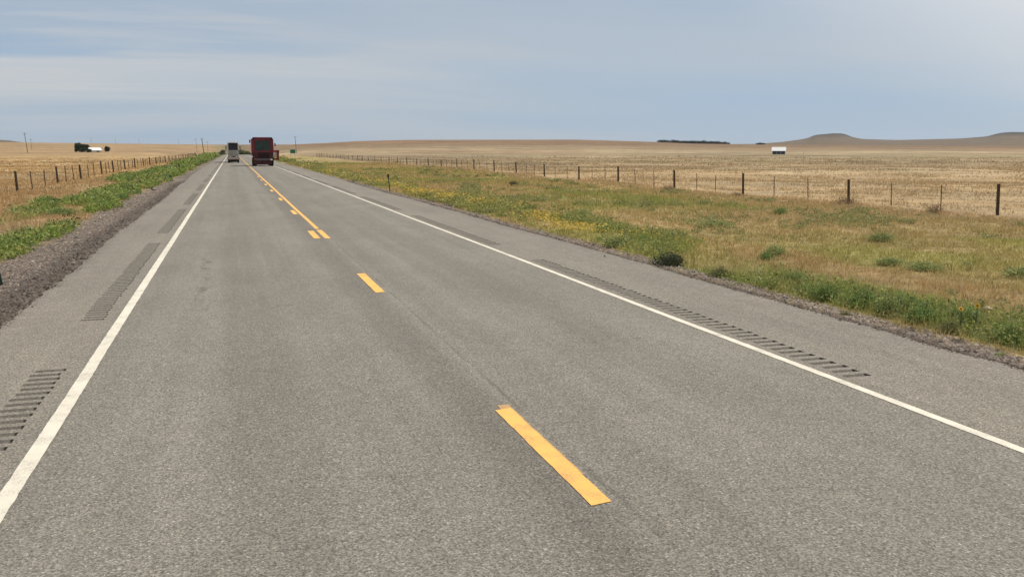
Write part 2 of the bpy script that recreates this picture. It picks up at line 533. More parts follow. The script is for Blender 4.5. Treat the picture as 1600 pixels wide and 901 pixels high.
M = {}
M['ground'] = mat_ground()
M['asphalt'] = mat_asphalt()
M['white_paint'] = mat_paint('white_road_paint', (0.76, 0.70, 0.58), 0.5)
M['yellow_paint'] = mat_paint('yellow_road_paint', (0.93, 0.51, 0.13), 0.55)
M['groove'] = mat_plain('groove_dirt_shade', (0.175, 0.154, 0.130), 0.95, 0, 0.25, 40, 0.1)  # dirt tone, also painted as shade on the far walls of the grooves
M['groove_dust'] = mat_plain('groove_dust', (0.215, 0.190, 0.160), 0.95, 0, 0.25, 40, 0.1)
M['groove_edge_shade'] = mat_plain('groove_edge_shade', (0.045, 0.040, 0.036), 0.95, 0, 0.3, 40, 0.1)  # near-black colour painted as the shadow edge at each groove's right end
M['grass'] = mat_foliage('grass_blades', 0.25)
M['leaf'] = mat_foliage('leaves', 0.25)
M['wood'] = mat_plain('weathered_wood', (0.075, 0.052, 0.034), 0.9, 0, 0.45, 14, 0.2, 0.5)
M['polewood'] = mat_plain('pole_wood', (0.12, 0.095, 0.075), 0.9, 0, 0.3, 6, 0.2)
M['rust'] = mat_plain('rusty_steel', (0.13, 0.085, 0.055), 0.8, 0.2, 0.4, 20, 0.3)
M['wire'] = mat_plain('fence_wire', (0.22, 0.19, 0.16), 0.6, 0.5, 0.2, 5)
M['stone'] = mat_foliage('gravel_stones', 0.0)
M['stem'] = mat_plain('dry_stem', (0.20, 0.15, 0.09), 0.9, 0, 0.3, 20)
M['greenstem'] = mat_plain('green_stem', (0.10, 0.13, 0.05), 0.8, 0, 0.3, 20)
M['petal'] = mat_plain('yellow_petal', (0.75, 0.42, 0.02), 0.7, 0, 0.15, 30)
M['seed'] = mat_plain('seed_disc', (0.16, 0.06, 0.02), 0.9, 0, 0.3, 60)
M['bark'] = mat_plain('bark', (0.10, 0.075, 0.055), 0.9, 0, 0.3, 8)
M['dark_green_metal'] = mat_plain('dark_green_post', (0.030, 0.055, 0.035), 0.6, 0.1, 0.3, 10)
M['reflector'] = mat_plain('reflector_head', (0.02, 0.02, 0.02), 0.4, 0, 0.2, 10)
M['green_sign'] = mat_plain('green_sign', (0.01, 0.16, 0.07), 0.5, 0, 0.08, 2)
M['steel'] = mat_plain('galvanised_steel', (0.45, 0.45, 0.44), 0.5, 0.6, 0.1, 5)
M['roof_white'] = mat_plain('white_metal_roof', (0.82, 0.82, 0.80), 0.5, 0, 0.05, 2)
M['shed_wall'] = mat_plain('dark_shed_wall', (0.045, 0.055, 0.085), 0.7, 0, 0.2, 2)
M['pale_wall'] = mat_plain('pale_wall', (0.55, 0.52, 0.46), 0.8, 0, 0.1, 2)
M['red'] = mat_plain('dark_red_paint', (0.17, 0.014, 0.022), 0.45, 0, 0.25, 1.2, 0.4)
M['red2'] = mat_plain('bright_red_paint', (0.27, 0.03, 0.02), 0.5, 0, 0.2, 1.2, 0.4)
M['maroon_dark'] = mat_plain('dirty_maroon', (0.075, 0.022, 0.022), 0.7, 0, 0.35, 2, 0.3)
M['green_glass'] = mat_plain('dark_green_glass', (0.012, 0.038, 0.026), 0.35, 0, 0.4, 1.2, 0.5)
M['bumper_dirty'] = mat_plain('dirty_bumper', (0.13, 0.09, 0.095), 0.7, 0, 0.3, 3)
M['dark_glass'] = mat_plain('dark_glass', (0.02, 0.018, 0.018), 0.35, 0, 0.4, 1.5, 0.5)
M['black'] = mat_plain('black_rubber', (0.014, 0.014, 0.015), 0.8, 0, 0.3, 6, 0.3)
M['chrome'] = mat_plain('dull_chrome', (0.42, 0.40, 0.38), 0.4, 0.5, 0.15, 3)
M['white_body'] = mat_plain('white_cab_paint', (0.46, 0.46, 0.45), 0.45, 0, 0.08, 2)
M['grey_body'] = mat_plain('grey_panel', (0.27, 0.28, 0.27), 0.6, 0, 0.15, 2)
M['tan_body'] = mat_plain('tan_bumper', (0.42, 0.32, 0.26), 0.6, 0, 0.12, 2)
M['cream_body'] = mat_plain('cream_panel', (0.36, 0.32, 0.26), 0.6, 0, 0.12, 2)
M['lamp'] = mat_plain('lamp_lens', (0.75, 0.72, 0.66), 0.3, 0, 0.05, 4)
M['taillamp'] = mat_plain('tail_lamp', (0.30, 0.02, 0.015), 0.3, 0, 0.1, 4)
M['amber'] = mat_plain('amber_lens', (0.7, 0.25, 0.03), 0.3, 0, 0.1, 4)


def tag(o, label=None, cat=None, group=None, kind=None):
    if label: o['label'] = label
    if cat: o['category'] = cat
    if group: o['group'] = group
    if kind: o['kind'] = kind
    return o


def empty(name, loc, label, cat, group=None, rot=(0, 0, 0)):
    o = bpy.data.objects.new(name, None)
    o.empty_display_size = 0.2
    COL.objects.link(o)
    o.location = loc
    o.rotation_euler = rot
    return tag(o, label, cat, group)


def children_of(o):
    return [c for c in COL.objects if c.parent is o]


def copy_tree(o, kids, loc, label, rot=None, scale=None):
    """kids: list of (child, [grandchildren])"""
    c = o.copy(); COL.objects.link(c); c.location = loc
    if rot is not None: c.rotation_euler = rot
    if scale is not None: c.scale = scale
    if label: c['label'] = label
    for ch, gs in kids:
        d = ch.copy(); COL.objects.link(d); d.parent = c
        for g in gs:
            e = g.copy(); COL.objects.link(e); e.parent = d
    return c


class MB:
    def __init__(s):
        s.bm = bmesh.new()

    def box(s, c, d, bev=0.0, rot=None, taper=None):
        r = bmesh.ops.create_cube(s.bm, size=1.0)
        vs = r['verts']
        for v in vs:
            k = 1.0
            if taper and v.co.z > 0: k = taper
            v.co = Vector((v.co.x * d[0] * k, v.co.y * d[1] * (k if taper else 1), v.co.z * d[2]))
        if bev:
            es = list({e for v in vs for e in v.link_edges})
            rb = bmesh.ops.bevel(s.bm, geom=es, offset=bev, segments=2, affect='EDGES', clamp_overlap=True)
            vs = list({v for f in rb['faces'] for v in f.verts} | {v for v in vs if v.is_valid})
        mat = Matrix.Translation(Vector(c)) @ (rot.to_matrix().to_4x4() if rot is not None else Matrix.Identity(4))
        for v in vs:
            v.co = mat @ v.co
        return s

    def cyl(s, a, b, r1, r2=None, n=10):
        a = Vector(a); b = Vector(b)
        r2 = r1 if r2 is None else r2
        d = b - a
        q = d.to_track_quat('Z', 'Y')
        r = bmesh.ops.create_cone(s.bm, cap_ends=True, segments=n, radius1=r1, radius2=r2, depth=d.length)
        m = Matrix.Translation((a + b) / 2) @ q.to_matrix().to_4x4()
        for v in r['verts']:
            v.co = m @ v.co
        return s

    def build(s, name, mat, parent=None):
        me = bpy.data.meshes.new(name)
        s.bm.to_mesh(me); s.bm.free()
        me.materials.append(mat)
        o = bpy.data.objects.new(name, me); COL.objects.link(o)
        if parent: o.parent = parent
        return o


# ------------------------------------------------------------------ ground sheet
def build_ground():
    rings = [0.6]
    while rings[-1] < 6300:
        rings.append(rings[-1] * (1.011 if rings[-1] > 4 else 1.05))
    rings = np.array(rings)
    az = []
    a = -180.0
    while a < 180.0:
        az.append(a)
        d = a - YAW
        a += 0.11 if -35 < d < 35 else (0.5 if -60 < d < 60 else 3.0)
    az = np.radians(np.array(az))
    nr, na = len(rings), len(az)
    RR, AA = np.meshgrid(rings, az, indexing='ij')
    x = (RR * np.sin(AA)).ravel(); y = (RR * np.cos(AA)).ravel()
    z = height(x, y)
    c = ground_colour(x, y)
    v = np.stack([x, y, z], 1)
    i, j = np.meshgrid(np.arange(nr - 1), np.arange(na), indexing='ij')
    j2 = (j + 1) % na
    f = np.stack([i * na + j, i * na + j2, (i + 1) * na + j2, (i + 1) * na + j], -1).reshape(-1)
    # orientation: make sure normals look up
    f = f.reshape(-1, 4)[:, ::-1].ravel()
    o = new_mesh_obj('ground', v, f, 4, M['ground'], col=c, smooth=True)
    o['kind'] = 'structure'
    return o


ground = build_ground()

hm = bpy.data.materials.new('haze'); hm.use_nodes = True
ht = hm.node_tree; ht.nodes.clear()
pv_ = nn(ht, 'ShaderNodeVolumePrincipled'); pv_.inputs['Density'].default_value = 0.00003
pv_.inputs['Color'].default_value = (0.80, 0.88, 0.97, 1); pv_.inputs['Anisotropy'].default_value = 0.2
ho = nn(ht, 'ShaderNodeOutputMaterial'); lk(ht, pv_.outputs[0], ho.inputs['Volume'])
bmh = bmesh.new(); bmesh.ops.create_cube(bmh, size=1.0)
for v_ in bmh.verts:
    v_.co = Vector((v_.co.x * 13400, v_.co.y * 13400, -100 if v_.co.z < 0 else 150))
meh = bpy.data.meshes.new('haze'); bmh.to_mesh(meh); bmh.free(); meh.materials.append(hm)
haze = bpy.data.objects.new('haze', meh); COL.objects.link(haze); haze['kind'] = 'stuff'

# ------------------------------------------------------------------ road
Y0, Y1 = -40.0, 640.0


def road_z(x, y):
    y = np.asarray(y, dtype=float)
    return -3.2 * sstep(430, 600, y) + np.zeros_like(np.asarray(x, dtype=float))


def edge_r(y):
    return 7.88 + 0.12 * (fbm(np.asarray(y, float) / 0.35, np.asarray(y, float) * 0, 101, 3) - 0.5) + 0.30 * (fbm(np.asarray(y, float) / 9, np.asarray(y, float) * 0, 102, 2) - 0.5) + 0.0035 * np.clip(y, 0, 100)


def edge_l(y):
    return -2.92 - 0.12 * (fbm(np.asarray(y, float) / 0.35, np.asarray(y, float) * 0 + 5, 103, 3) - 0.5) - 0.22 * (fbm(np.asarray(y, float) / 9, np.asarray(y, float) * 0 + 5, 104, 2) - 0.5) - 0.007 * np.clip(y, 0, 100)


SEG_R = [(-6.0, 4.2)] + [(7.5 + 13.55 * k, 18.1 + 13.55 * k) for k in range(0, 22)]
SEG_L = [(-3.3, 10.5)] + [(13.2 + 13.6 * k, 24.2 + 13.6 * k) for k in range(0, 20)]
SEG_R[0] = (-6.0, -5.9)
SP = 0.19


def build_road():
    V = []; F = []; MI = []

    def quad(p, mi=0):
        n = len(V); V.extend(p); F.append((n, n + 1, n + 2, n + 3)); MI.append(mi)

    ys = np.concatenate([np.arange(Y0, 0, 2.0), np.arange(0, 60, 0.12), np.arange(60, 140, 0.5), np.arange(140, 420, 5.0), np.arange(420, Y1, 8.0)])
    zr = road_z(ys * 0, ys)
    er, el = edge_r(ys), edge_l(ys)
    xl0, xl1, xr0, xr1 = -2.11, -1.77, 5.92, 6.27
    for k in range(len(ys) - 1):
        a, b = ys[k], ys[k + 1]; za, zb = zr[k], zr[k + 1]
        quad([(el[k], a, za), (xl0, a, za), (xl0, b, zb), (el[k + 1], b, zb)])
        quad([(xr1, a, za), (er[k], a, za), (er[k + 1], b, zb), (xr1, b, zb)])
        # broken outer faces of the mat
        quad([(er[k], a, za), (er[k] + 0.05, a, za - 0.12), (er[k + 1] + 0.05, b, zb - 0.12), (er[k + 1], b, zb)], 1)
        quad([(el[k] - 0.05, a, za - 0.12), (el[k], a, za), (el[k + 1], b, zb), (el[k + 1] - 0.05, b, zb - 0.12)], 1)
    ym = [Y0, 420] + list(np.arange(430, Y1, 10.0))
    for a, b in zip(ym[:-1], ym[1:]):
        za, zb = float(road_z(0, a)), float(road_z(0, b))
        quad([(xl1, a, za), (xr0, a, za), (xr0, b, zb), (xl1, b, zb)])

    def strip(x0, x1, segs, deep_hi=True):
        cur = Y0

        def flat(a, b):
            pts = [a] + [q for q in np.arange(430, 640, 10.0) if a < q < b] + [b]
            for p, q in zip(pts[:-1], pts[1:]):
                zp, zq = float(road_z(0, p)), float(road_z(0, q))
                quad([(x0, p, zp), (x1, p, zp), (x1, q, zq), (x0, q, zq)])
        for (s, e) in segs:
            n = int((e - s) / SP)
            if s > cur: flat(cur, s)
            y = s
            for i in range(n):
                jx = random.uniform(-0.018, 0.018)
                g0 = y + 0.03; g1 = y + 0.03 + 0.10
                xa, xb = x0 + 0.025 + jx, x1 - 0.02 + jx
                D = 0.024
                quad([(x0, y, 0), (x1, y, 0), (x1, g0, 0), (x0, g0, 0)])
                quad([(x0, g1, 0), (x1, g1, 0), (x1, y + SP, 0), (x0, y + SP, 0)])
                quad([(x0, g0, 0), (xa, g0, 0), (xa, g1, 0), (x0, g1, 0)])
                quad([(xb, g0, 0), (x1, g0, 0), (x1, g1, 0), (xb, g1, 0)])
                m = 5
                for q in range(m):
                    t0, t1 = q / m, (q + 1) / m
                    ya, yb = g0 + (g1 - g0) * t0, g0 + (g1 - g0) * t1
                    z0, z1 = -D * math.sin(math.pi * t0) ** 0.6 if 0 < t0 < 1 else 0.0, -D * math.sin(math.pi * t1) ** 0.6 if 0 < t1 < 1 else 0.0
                    quad([(xa, ya, z0), (xb - 0.03, ya, z0), (xb - 0.03, yb, z1), (xa, yb, z1)], 1 if q > 2 else 2)  # far part of the groove painted darker, like a shaded wall
                    quad([(xb - 0.03, ya, z0), (xb, ya, 0.0), (xb, yb, 0.0), (xb - 0.03, yb, z1)], 3)  # sloped right end widened to hold the painted shadow edge
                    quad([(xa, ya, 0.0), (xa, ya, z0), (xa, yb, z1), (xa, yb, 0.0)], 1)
                y += SP
            cur = y
        flat(cur, Y1)
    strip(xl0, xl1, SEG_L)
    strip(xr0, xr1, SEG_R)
    me = bpy.data.meshes.new('road')
    me.from_pydata([tuple(map(float, v)) for v in V], [], F)
    me.materials.append(M['asphalt']); me.materials.append(M['groove']); me.materials.append(M['groove_dust']); me.materials.append(M['groove_edge_shade'])
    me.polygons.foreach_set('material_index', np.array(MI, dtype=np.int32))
    me.update()
    o = bpy.data.objects.new('road', me); COL.objects.link(o)
    o['kind'] = 'structure'
    return o


road = build_road()


def stripe(name, xc, w, a, b, mat, z=0.004, rag=0.006, step=0.08, skew=0.0):
    ys = [a]
    while ys[-1] < b:
        s = step if ys[-1] < 40 else (0.5 if ys[-1] < 120 else 6.0)
        ys.append(min(b, ys[-1] + s))
    ys = np.array(ys)
    wob = (fbm(ys / 6.0, ys * 0 + xc, 7, 2) - 0.5) * 0.03
    l = xc - w / 2 + wob + (fbm(ys / 0.1, ys * 0 + xc, 8, 2) - 0.5) * rag * 2
    r = xc + w / 2 + wob + (fbm(ys / 0.1, ys * 0 + xc, 9, 2) - 0.5) * rag * 2
    zz_ = road_z(ys * 0, ys) + z
    v = np.zeros((len(ys) * 2, 3))
    v[0::2] = np.stack([l, ys, zz_], 1); v[1::2] = np.stack([r, ys, zz_], 1)
    if skew:
        v[0, 1] -= skew; v[-2, 1] -= skew
    n = len(ys) - 1
    i = np.arange(n) * 2
    f = np.stack([i, i + 1, i + 3, i + 2], 1).ravel()
    return new_mesh_obj(name, v, f, 4, mat, parent=road)


stripe('edge_line', -1.545, 0.125, -20, 600, M['white_paint'])
stripe('edge_line', 5.765, 0.105, -20, 600, M['white_paint'])
stripe('centre_line', 2.31, 0.115, 26.9, 600, M['yellow_paint'])
stripe('centre_line', 2.32, 0.15, 23.9, 26.5, M['yellow_paint'], rag=0.012)
for (a, b, xc, w) in ((5.22, 7.5, 2.225, 0.155), (14.5, 16.85, 2.225, 0.155), (24.0, 26.3, 2.06, 0.17), (33.3, 35.5, 2.12, 0.15),
                      (42.6, 44.8, 2.10, 0.14), (51.9, 54.1, 2.08, 0.14), (61.2, 63.4, 2.08, 0.14), (70.5, 72.7, 2.1, 0.13), (79.8, 82, 2.1, 0.13)):
    stripe('centre_dash', xc, w, a, b, M['yellow_paint'], 0.0045, skew=0.03)
# thin ghost of the older dash under the nearest one
M['old_yellow'] = mat_paint('worn_yellow_paint', (0.55, 0.33, 0.14), 0.7)
stripe('old_centre_dash', 2.262, 0.11, 5.75, 7.62, M['old_yellow'], 0.0022)


# ------------------------------------------------------------------ vegetation helpers
def sample_polar(n, r0, r1, a0=-18, a1=53, power=0.0):
    """points spread evenly in log distance (power 0) or denser nearby"""
    u = rng.random(n)
    lr = math.log(r0) + (math.log(r1) - math.log(r0)) * u
    r = np.exp(lr)
    a = np.radians(rng.uniform(a0, a1, n))
    return r * np.sin(a), r * np.cos(a)


def sample_strip(n, x0, x1, y0, y1):
    """verge strip, spread evenly in log distance along the road"""
    y = np.exp(rng.uniform(math.log(y0), math.log(y1), n))
    return rng.uniform(x0, x1, n), y


def blades(name, x, y, h, w, col, nb=5, spread=0.05, mat=None, colvar=0.25, lean=0.55):
    n = len(x)
    X = np.repeat(x, nb); Y = np.repeat(y, nb); H = np.repeat(h, nb) * rng.uniform(0.5, 1.2, n * nb)
    W = np.repeat(w, nb); SPR = np.repeat(spread if np.ndim(spread) else np.full(n, spread), nb)
    N = n * nb
    t = rng.uniform(0, 2 * np.pi, N); q = np.sqrt(rng.random(N)) * SPR
    X = X + q * np.cos(t); Y = Y + q * np.sin(t)
    Z = height(X, Y) - 0.01
    o = rng.uniform(0, 2 * np.pi, N)
    lx = (q * np.cos(t) / np.maximum(SPR, 1e-4) * 0.5 + rng.normal(0, 0.5, N)) * H * lean
    ly = (q * np.sin(t) / np.maximum(SPR, 1e-4) * 0.5 + rng.normal(0, 0.5, N)) * H * lean
    v = np.zeros((N, 3, 3))
    v[:, 0] = np.stack([X - np.cos(o) * W / 2, Y - np.sin(o) * W / 2, Z], 1)
    v[:, 1] = np.stack([X + np.cos(o) * W / 2, Y + np.sin(o) * W / 2, Z], 1)
    v[:, 2] = np.stack([X + lx, Y + ly, Z + H], 1)
    c = np.repeat(np.repeat(col, nb, 0) * (1 + rng.normal(0, colvar, (N, 1))), 3, 0)
    ob = new_mesh_obj(name, v.reshape(-1, 3), np.arange(N * 3), 3, mat or M['grass'], col=np.clip(c, 0.01, 0.9))
    return ob


def leaves(name, cx_, cy_, rad, hgt, col, nl=50, size=0.03, zbase=None, colvar=0.25, mat=None, parent=None, local=False, flat=0.6):
    """leafy clumps: many small quads filling low domes"""
    n = len(cx_)
    N = n * nl
    A = rng.uniform(0, 2 * np.pi, N); q = rng.random(N) ** 0.5
    rr = np.repeat(rad, nl) * q
    hh = np.repeat(hgt, nl)
    X = np.repeat(cx_, nl) + rr * np.cos(A); Y = np.repeat(cy_, nl) + rr * np.sin(A)
    top = hh * np.sqrt(np.clip(1 - (q * 0.92) ** 2, 0, 1)) * rng.uniform(0.75, 1.15, N)
    zf = rng.random(N) ** 0.6
    Z0 = (np.zeros(N) if local else height(X, Y)) + top * zf
    s = np.repeat(size if np.ndim(size) else np.full(n, size), nl) * rng.uniform(0.6, 1.4, N)
    d = rng.normal(0, 1, (N, 3)); d[:, 2] = np.abs(d[:, 2]) * 0.8
    d /= np.linalg.norm(d, axis=1)[:, None]
    e = rng.normal(0, 1, (N, 3)); e = np.cross(d, e); e /= np.linalg.norm(e, axis=1)[:, None]
    p = np.stack([X, Y, Z0], 1)
    v = np.zeros((N, 4, 3))
    L = s[:, None] * 1.5; Wd = s[:, None] * 0.42
    v[:, 0] = p; v[:, 1] = p + d * L * 0.5 + e * Wd; v[:, 2] = p + d * L; v[:, 3] = p + d * L * 0.5 - e * Wd
    c = np.repeat(np.repeat(col, nl, 0) * (1 + rng.normal(0, colvar, (N, 1))), 4, 0)
    return new_mesh_obj(name, v.reshape(-1, 3), np.arange(N * 4), 4, mat or M['leaf'], col=np.clip(c, 0.008, 0.9), parent=parent)


def jitter_col(cols, w, n):
    c = np.zeros((n, 3))
    idx = rng.choice(len(cols), n, p=np.array(w) / sum(w))
    return np.array(cols)[idx]


# ------------------------------------------------------------------ grass and weeds (uncountable)
def build_grass():
    # right verge to the fence: short dry grass coloured like the soil it grows from
    x, y = sample_strip(60000, 8.3, 26.0, 5.5, 160)
    keep = (x > edge_r(y) + 0.62) & (rng.random(len(x)) < 0.95)
    x, y = x[keep], y[keep]
    r = np.hypot(x, y)
    c = ground_colour(x, y) * 1.42
    n = fbm(x / 1.5, y / 1.5, 140, 3)
    h = (0.04 + 0.13 * n) * (1 + r / 160) * rng.uniform(0.5, 1.3, len(x))
    w = np.maximum(0.007, r * 0.0008)
    o = blades('dry_grass', x, y, h, w, c, nb=5, spread=0.05 + r * 0.0022, lean=0.7)
    tag(o, 'short brown and olive dry grass between the right verge and the wire fence', 'grass', kind='stuff')
    # range beyond the right fence
    x, y = sample_polar(46000, 28, 420)
    k = x > 25.5
    x, y = x[k], y[k]; r = np.hypot(x, y)
    n = fbm(x / 7, y / 7, 150, 4); n5 = rng.random(len(x))
    k = rng.random(len(x)) < (sstep(0.30, 0.62, n) + 0.1) * (1 - sstep(60, 390, r))
    x, y, r, n = x[k], y[k], r[k], n[k]
    c = ground_colour(x, y) * 1.25
    c = mix3(c, (0.24, 0.19, 0.11), (rng.random(len(x)) < 0.10) * 0.7)
    c = mix3(c, (0.50, 0.40, 0.26), (rng.random(len(x)) < 0.35) * 0.7)
    h = (0.07 + 0.17 * n) * (1 + r / 500)
    o = blades('pale_range_grass', x, y, h, np.maximum(0.012, r * 0.0009), c, nb=6, spread=0.14 + r * 0.006, lean=0.8, colvar=0.16)
    tag(o, 'pale straw bunch grass covering the open range beyond the right fence', 'grass', kind='stuff')
    # left: golden grass
    x, y = sample_polar(30000, 18, 400, -20, 2)
    k = x < -4.95
    x, y = x[k], y[k]; r = np.hypot(x, y)
    g = greenness(x, y)
    k = (rng.random(len(x)) > g) & (rng.random(len(x)) > sstep(50, 330, r))
    x, y, r = x[k], y[k], r[k]
    n = fbm(x / 4, y / 6, 160, 3)
    c = ground_colour(x, y) * 1.25
    c = mix3(c, (0.22, 0.16, 0.08), (rng.random(len(x)) < 0.12) * 0.7)
    o = blades('golden_grass', x, y, (0.07 + 0.17 * n) * (1 + r / 600), np.maximum(0.010, r * 0.0007), c, nb=6, spread=0.12 + r * 0.003, colvar=0.15)
    tag(o, 'golden dry grass around and beyond the left wire fence', 'grass', kind='stuff')
    # green weed cover
    cols = [(0.19, 0.27, 0.065), (0.27, 0.34, 0.085), (0.12, 0.18, 0.055), (0.37, 0.36, 0.125), (0.25, 0.30, 0.14)]
    x, y = sample_strip(17000, -9.4, -4.6, 14, 330)
    g = greenness(x, y); k = rng.random(len(x)) < g * 1.1 - 0.15
    x, y = x[k], y[k]; r = np.hypot(x, y)
    rad = rng.uniform(0.10, 0.30, len(x)) * (1 + r / 90)
    col = jitter_col(cols, (3, 5, 2, 5, 3), len(x))
    o = leaves('left_verge_weeds', x, y, rad, rad * rng.uniform(0.5, 1.1, len(x)), col, nl=26, size=0.022 + r * 0.0011)
    tag(o, 'bright green leafy weeds along the left verge', 'weeds', kind='stuff')
    x, y = sample_strip(15000, 8.3, 12.5, 6, 330)
    g = greenness(x, y); k = (rng.random(len(x)) < (g * 1.0 - 0.25) * (0.55 + 0.45 * sstep(16, 30, y))) & (x > edge_r(y) + 0.72 + 0.3 * rng.random(len(x)))
    x, y = x[k], y[k]; r = np.hypot(x, y)
    rad = rng.uniform(0.07, 0.20, len(x)) * (1 + r / 70)
    col = jitter_col(cols, (3, 5, 2, 6, 3), len(x))
    col = mix3(col, (0.42, 0.37, 0.16), 0.30 + sstep(18, 40, y) * 0.30)
    o = leaves('right_verge_weeds', x, y, rad, rad * rng.uniform(0.6, 1.2, len(x)), col, nl=30, size=0.018 + r * 0.0011)
    tag(o, 'mixed green weeds along the edge of the right verge', 'weeds', kind='stuff')
    # upright green grass blades in both verges
    for (nm, x0, x1, a, lab) in (('left_verge_grass', -9.6, -4.6, 14, 'tall green grass mixed into the left verge'),
                                 ('right_verge_grass', 8.4, 20.0, 6, 'green grass tufts scattered over the right verge')):
        x, y = sample_strip(24000, x0, x1, a, 260)
        g = greenness(x, y)
        k = (rng.random(len(x)) < g * 1.1 - 0.1) & ((x < 0) | (x > edge_r(y) + 0.68 + 0.2 * rng.random(len(x))))
        x, y = x[k], y[k]; r = np.hypot(x, y)
        col = jitter_col([(0.25, 0.33, 0.085), (0.35, 0.38, 0.12), (0.44, 0.38, 0.16)], (3, 4, 4), len(x))
        o = blades(nm, x, y, rng.uniform(0.14, 0.34, len(x)), np.maximum(0.007, r * 0.0008), col, nb=5, spread=0.06 + r * 0.002)
        tag(o, lab, 'grass', kind='stuff')
    # sage tinted patches further out
    x, y = sample_strip(9000, 11, 24, 9, 110)
    n = fbm(x / 1.8, y / 3.0, 200, 4)
    k = (n > 0.60) & (rng.random(len(x)) < 0.6)
    x, y = x[k], y[k]; r = np.hypot(x, y)
    rad = rng.uniform(0.06, 0.17, len(x)) * (1 + r / 90)
    col = jitter_col([(0.31, 0.32, 0.14), (0.35, 0.33, 0.15), (0.26, 0.28, 0.12)], (3, 3, 2), len(x))
    o = leaves('grey_green_weeds', x, y, rad, rad * rng.uniform(0.6, 1.3, len(x)), col, nl=34, size=0.014 + r * 0.0008)
    tag(o, 'grey green weed patches in the dry grass before the right fence', 'weeds', kind='stuff')
    # yellow flowers
    x, y = sample_strip(16000, 8.6, 11.0, 19, 130)
    n = fbm(x / 0.9, y / 2.2, 210, 4)
    xe = edge_r(y) + 0.75
    band = np.exp(-((x - xe - 0.9) / 0.65) ** 2)
    k = rng.random(len(x)) < band * sstep(0.44, 0.62, n) * 0.5 * (1 - 0.7 * sstep(42, 60, y))
    x, y = x[k], y[k]; r = np.hypot(x, y)
    N = len(x)
    nl = 5
    rad = np.full(N, 0.22) * (1 + r / 90)
    col = jitter_col([(0.58, 0.42, 0.09), (0.62, 0.47, 0.14), (0.48, 0.33, 0.06)], (3, 2, 1), N)
    n = N * nl
    A = rng.uniform(0, 2 * np.pi, n); q = np.sqrt(rng.random(n)) * np.repeat(rad, nl)
    X = np.repeat(x, nl) + q * np.cos(A); Y = np.repeat(y, nl) + q * np.sin(A)
    Z = height(X, Y) + rng.uniform(0.14, 0.36, n)
    s = np.repeat(0.014 + r * 0.00045, nl) * rng.uniform(0.6, 1.3, n)
    v = np.zeros((n, 4, 3))
    tx = rng.normal(0, 0.45, n); ty = rng.normal(0, 0.45, n)
    for kk, (dx, dy) in enumerate(((-1, -0.3), (0.3, -1), (1, 0.3), (-0.3, 1))):
        v[:, kk] = np.stack([X + dx * s, Y + dy * s, Z + s * (tx * dx + ty * dy)], 1)
    c = np.repeat(np.repeat(col, nl, 0) * (1 + rng.normal(0, 0.15, (n, 1))), 4, 0)
    o = new_mesh_obj('yellow_wildflowers', v.reshape(-1, 3), np.arange(n * 4), 4, M['leaf'], col=np.clip(c, 0.01, 0.9))
    tag(o, 'drift of yellow wildflowers along the right verge', 'flowers', kind='stuff')


build_grass()


def build_stones():
    T = np.array([(1, 0, 0), (-1, 0, 0), (0, 1, 0), (0, -1, 0), (0, 0, 1), (0, 0, -1)], float)
    FI = np.array([(0, 2, 4), (2, 1, 4), (1, 3, 4), (3, 0, 4)])
    for (nm, side, n, ya, lab) in (('right_gravel', 1, 26000, 5.5, 'loose purple grey gravel along the right edge of the pavement'),
                                   ('left_gravel', -1, 26000, 11.5, 'loose purple grey gravel along the left edge of the pavement')):
        y = np.exp(rng.uniform(math.log(ya), math.log(70), n))
        t = rng.random(n)
        if side > 0:
            x = edge_r(y) - 0.06 + t ** 0.9 * (0.85 + 0.3 * (fbm(y / 1.3, y * 0, 5, 3) - 0.5))
        else:
            x = edge_l(y) + 0.08 - t ** 0.9 * 1.95
        z = np.maximum(height(x, y), np.where((x < edge_r(y)) & (x > edge_l(y)), 0.0, -9))
        r = np.hypot(x, y)
        s = rng.gamma(3.0, 0.0038, n) * (1 + r / 60) + 0.003
        s = np.where((x < edge_r(y)) & (x > edge_l(y)), s * 0.5, s)
        dirs = T[None] * (s[:, None, None] * rng.uniform(0.55, 1.25, (n, 6, 1))) * np.array([1, 1, 0.7])
        a = rng.uniform(0, 2 * np.pi, n)
        ca, sa = np.cos(a)[:, None], np.sin(a)[:, None]
        vx = dirs[:, :, 0] * ca - dirs[:, :, 1] * sa; vy = dirs[:, :, 0] * sa + dirs[:, :, 1] * ca
        v = np.stack([vx + x[:, None], vy + y[:, None], dirs[:, :, 2] + z[:, None] + s[:, None] * 0.15], -1)
        f = (FI[None] + (np.arange(n) * 6)[:, None, None]).ravel()
        pal = np.array([(0.22, 0.18, 0.15), (0.28, 0.24, 0.20), (0.15, 0.122, 0.102), (0.27, 0.20, 0.155), (0.09, 0.076, 0.066), (0.38, 0.33, 0.28)])
        c = pal[rng.choice(6, n, p=[.3, .2, .2, .15, .1, .05])]
        dk = 1 - 0.5 * (1 - sstep(0.12, 0.5, t))
        c = c * dk[:, None]
        o = new_mesh_obj(nm, v.reshape(-1, 3), f, 3, M['stone'], col=np.repeat(c, 6, 0))
        tag(o, lab, 'gravel', kind='stuff')


build_stones()


def gz(x, y):
    return float(height(np.array([x], float), np.array([y], float))[0])


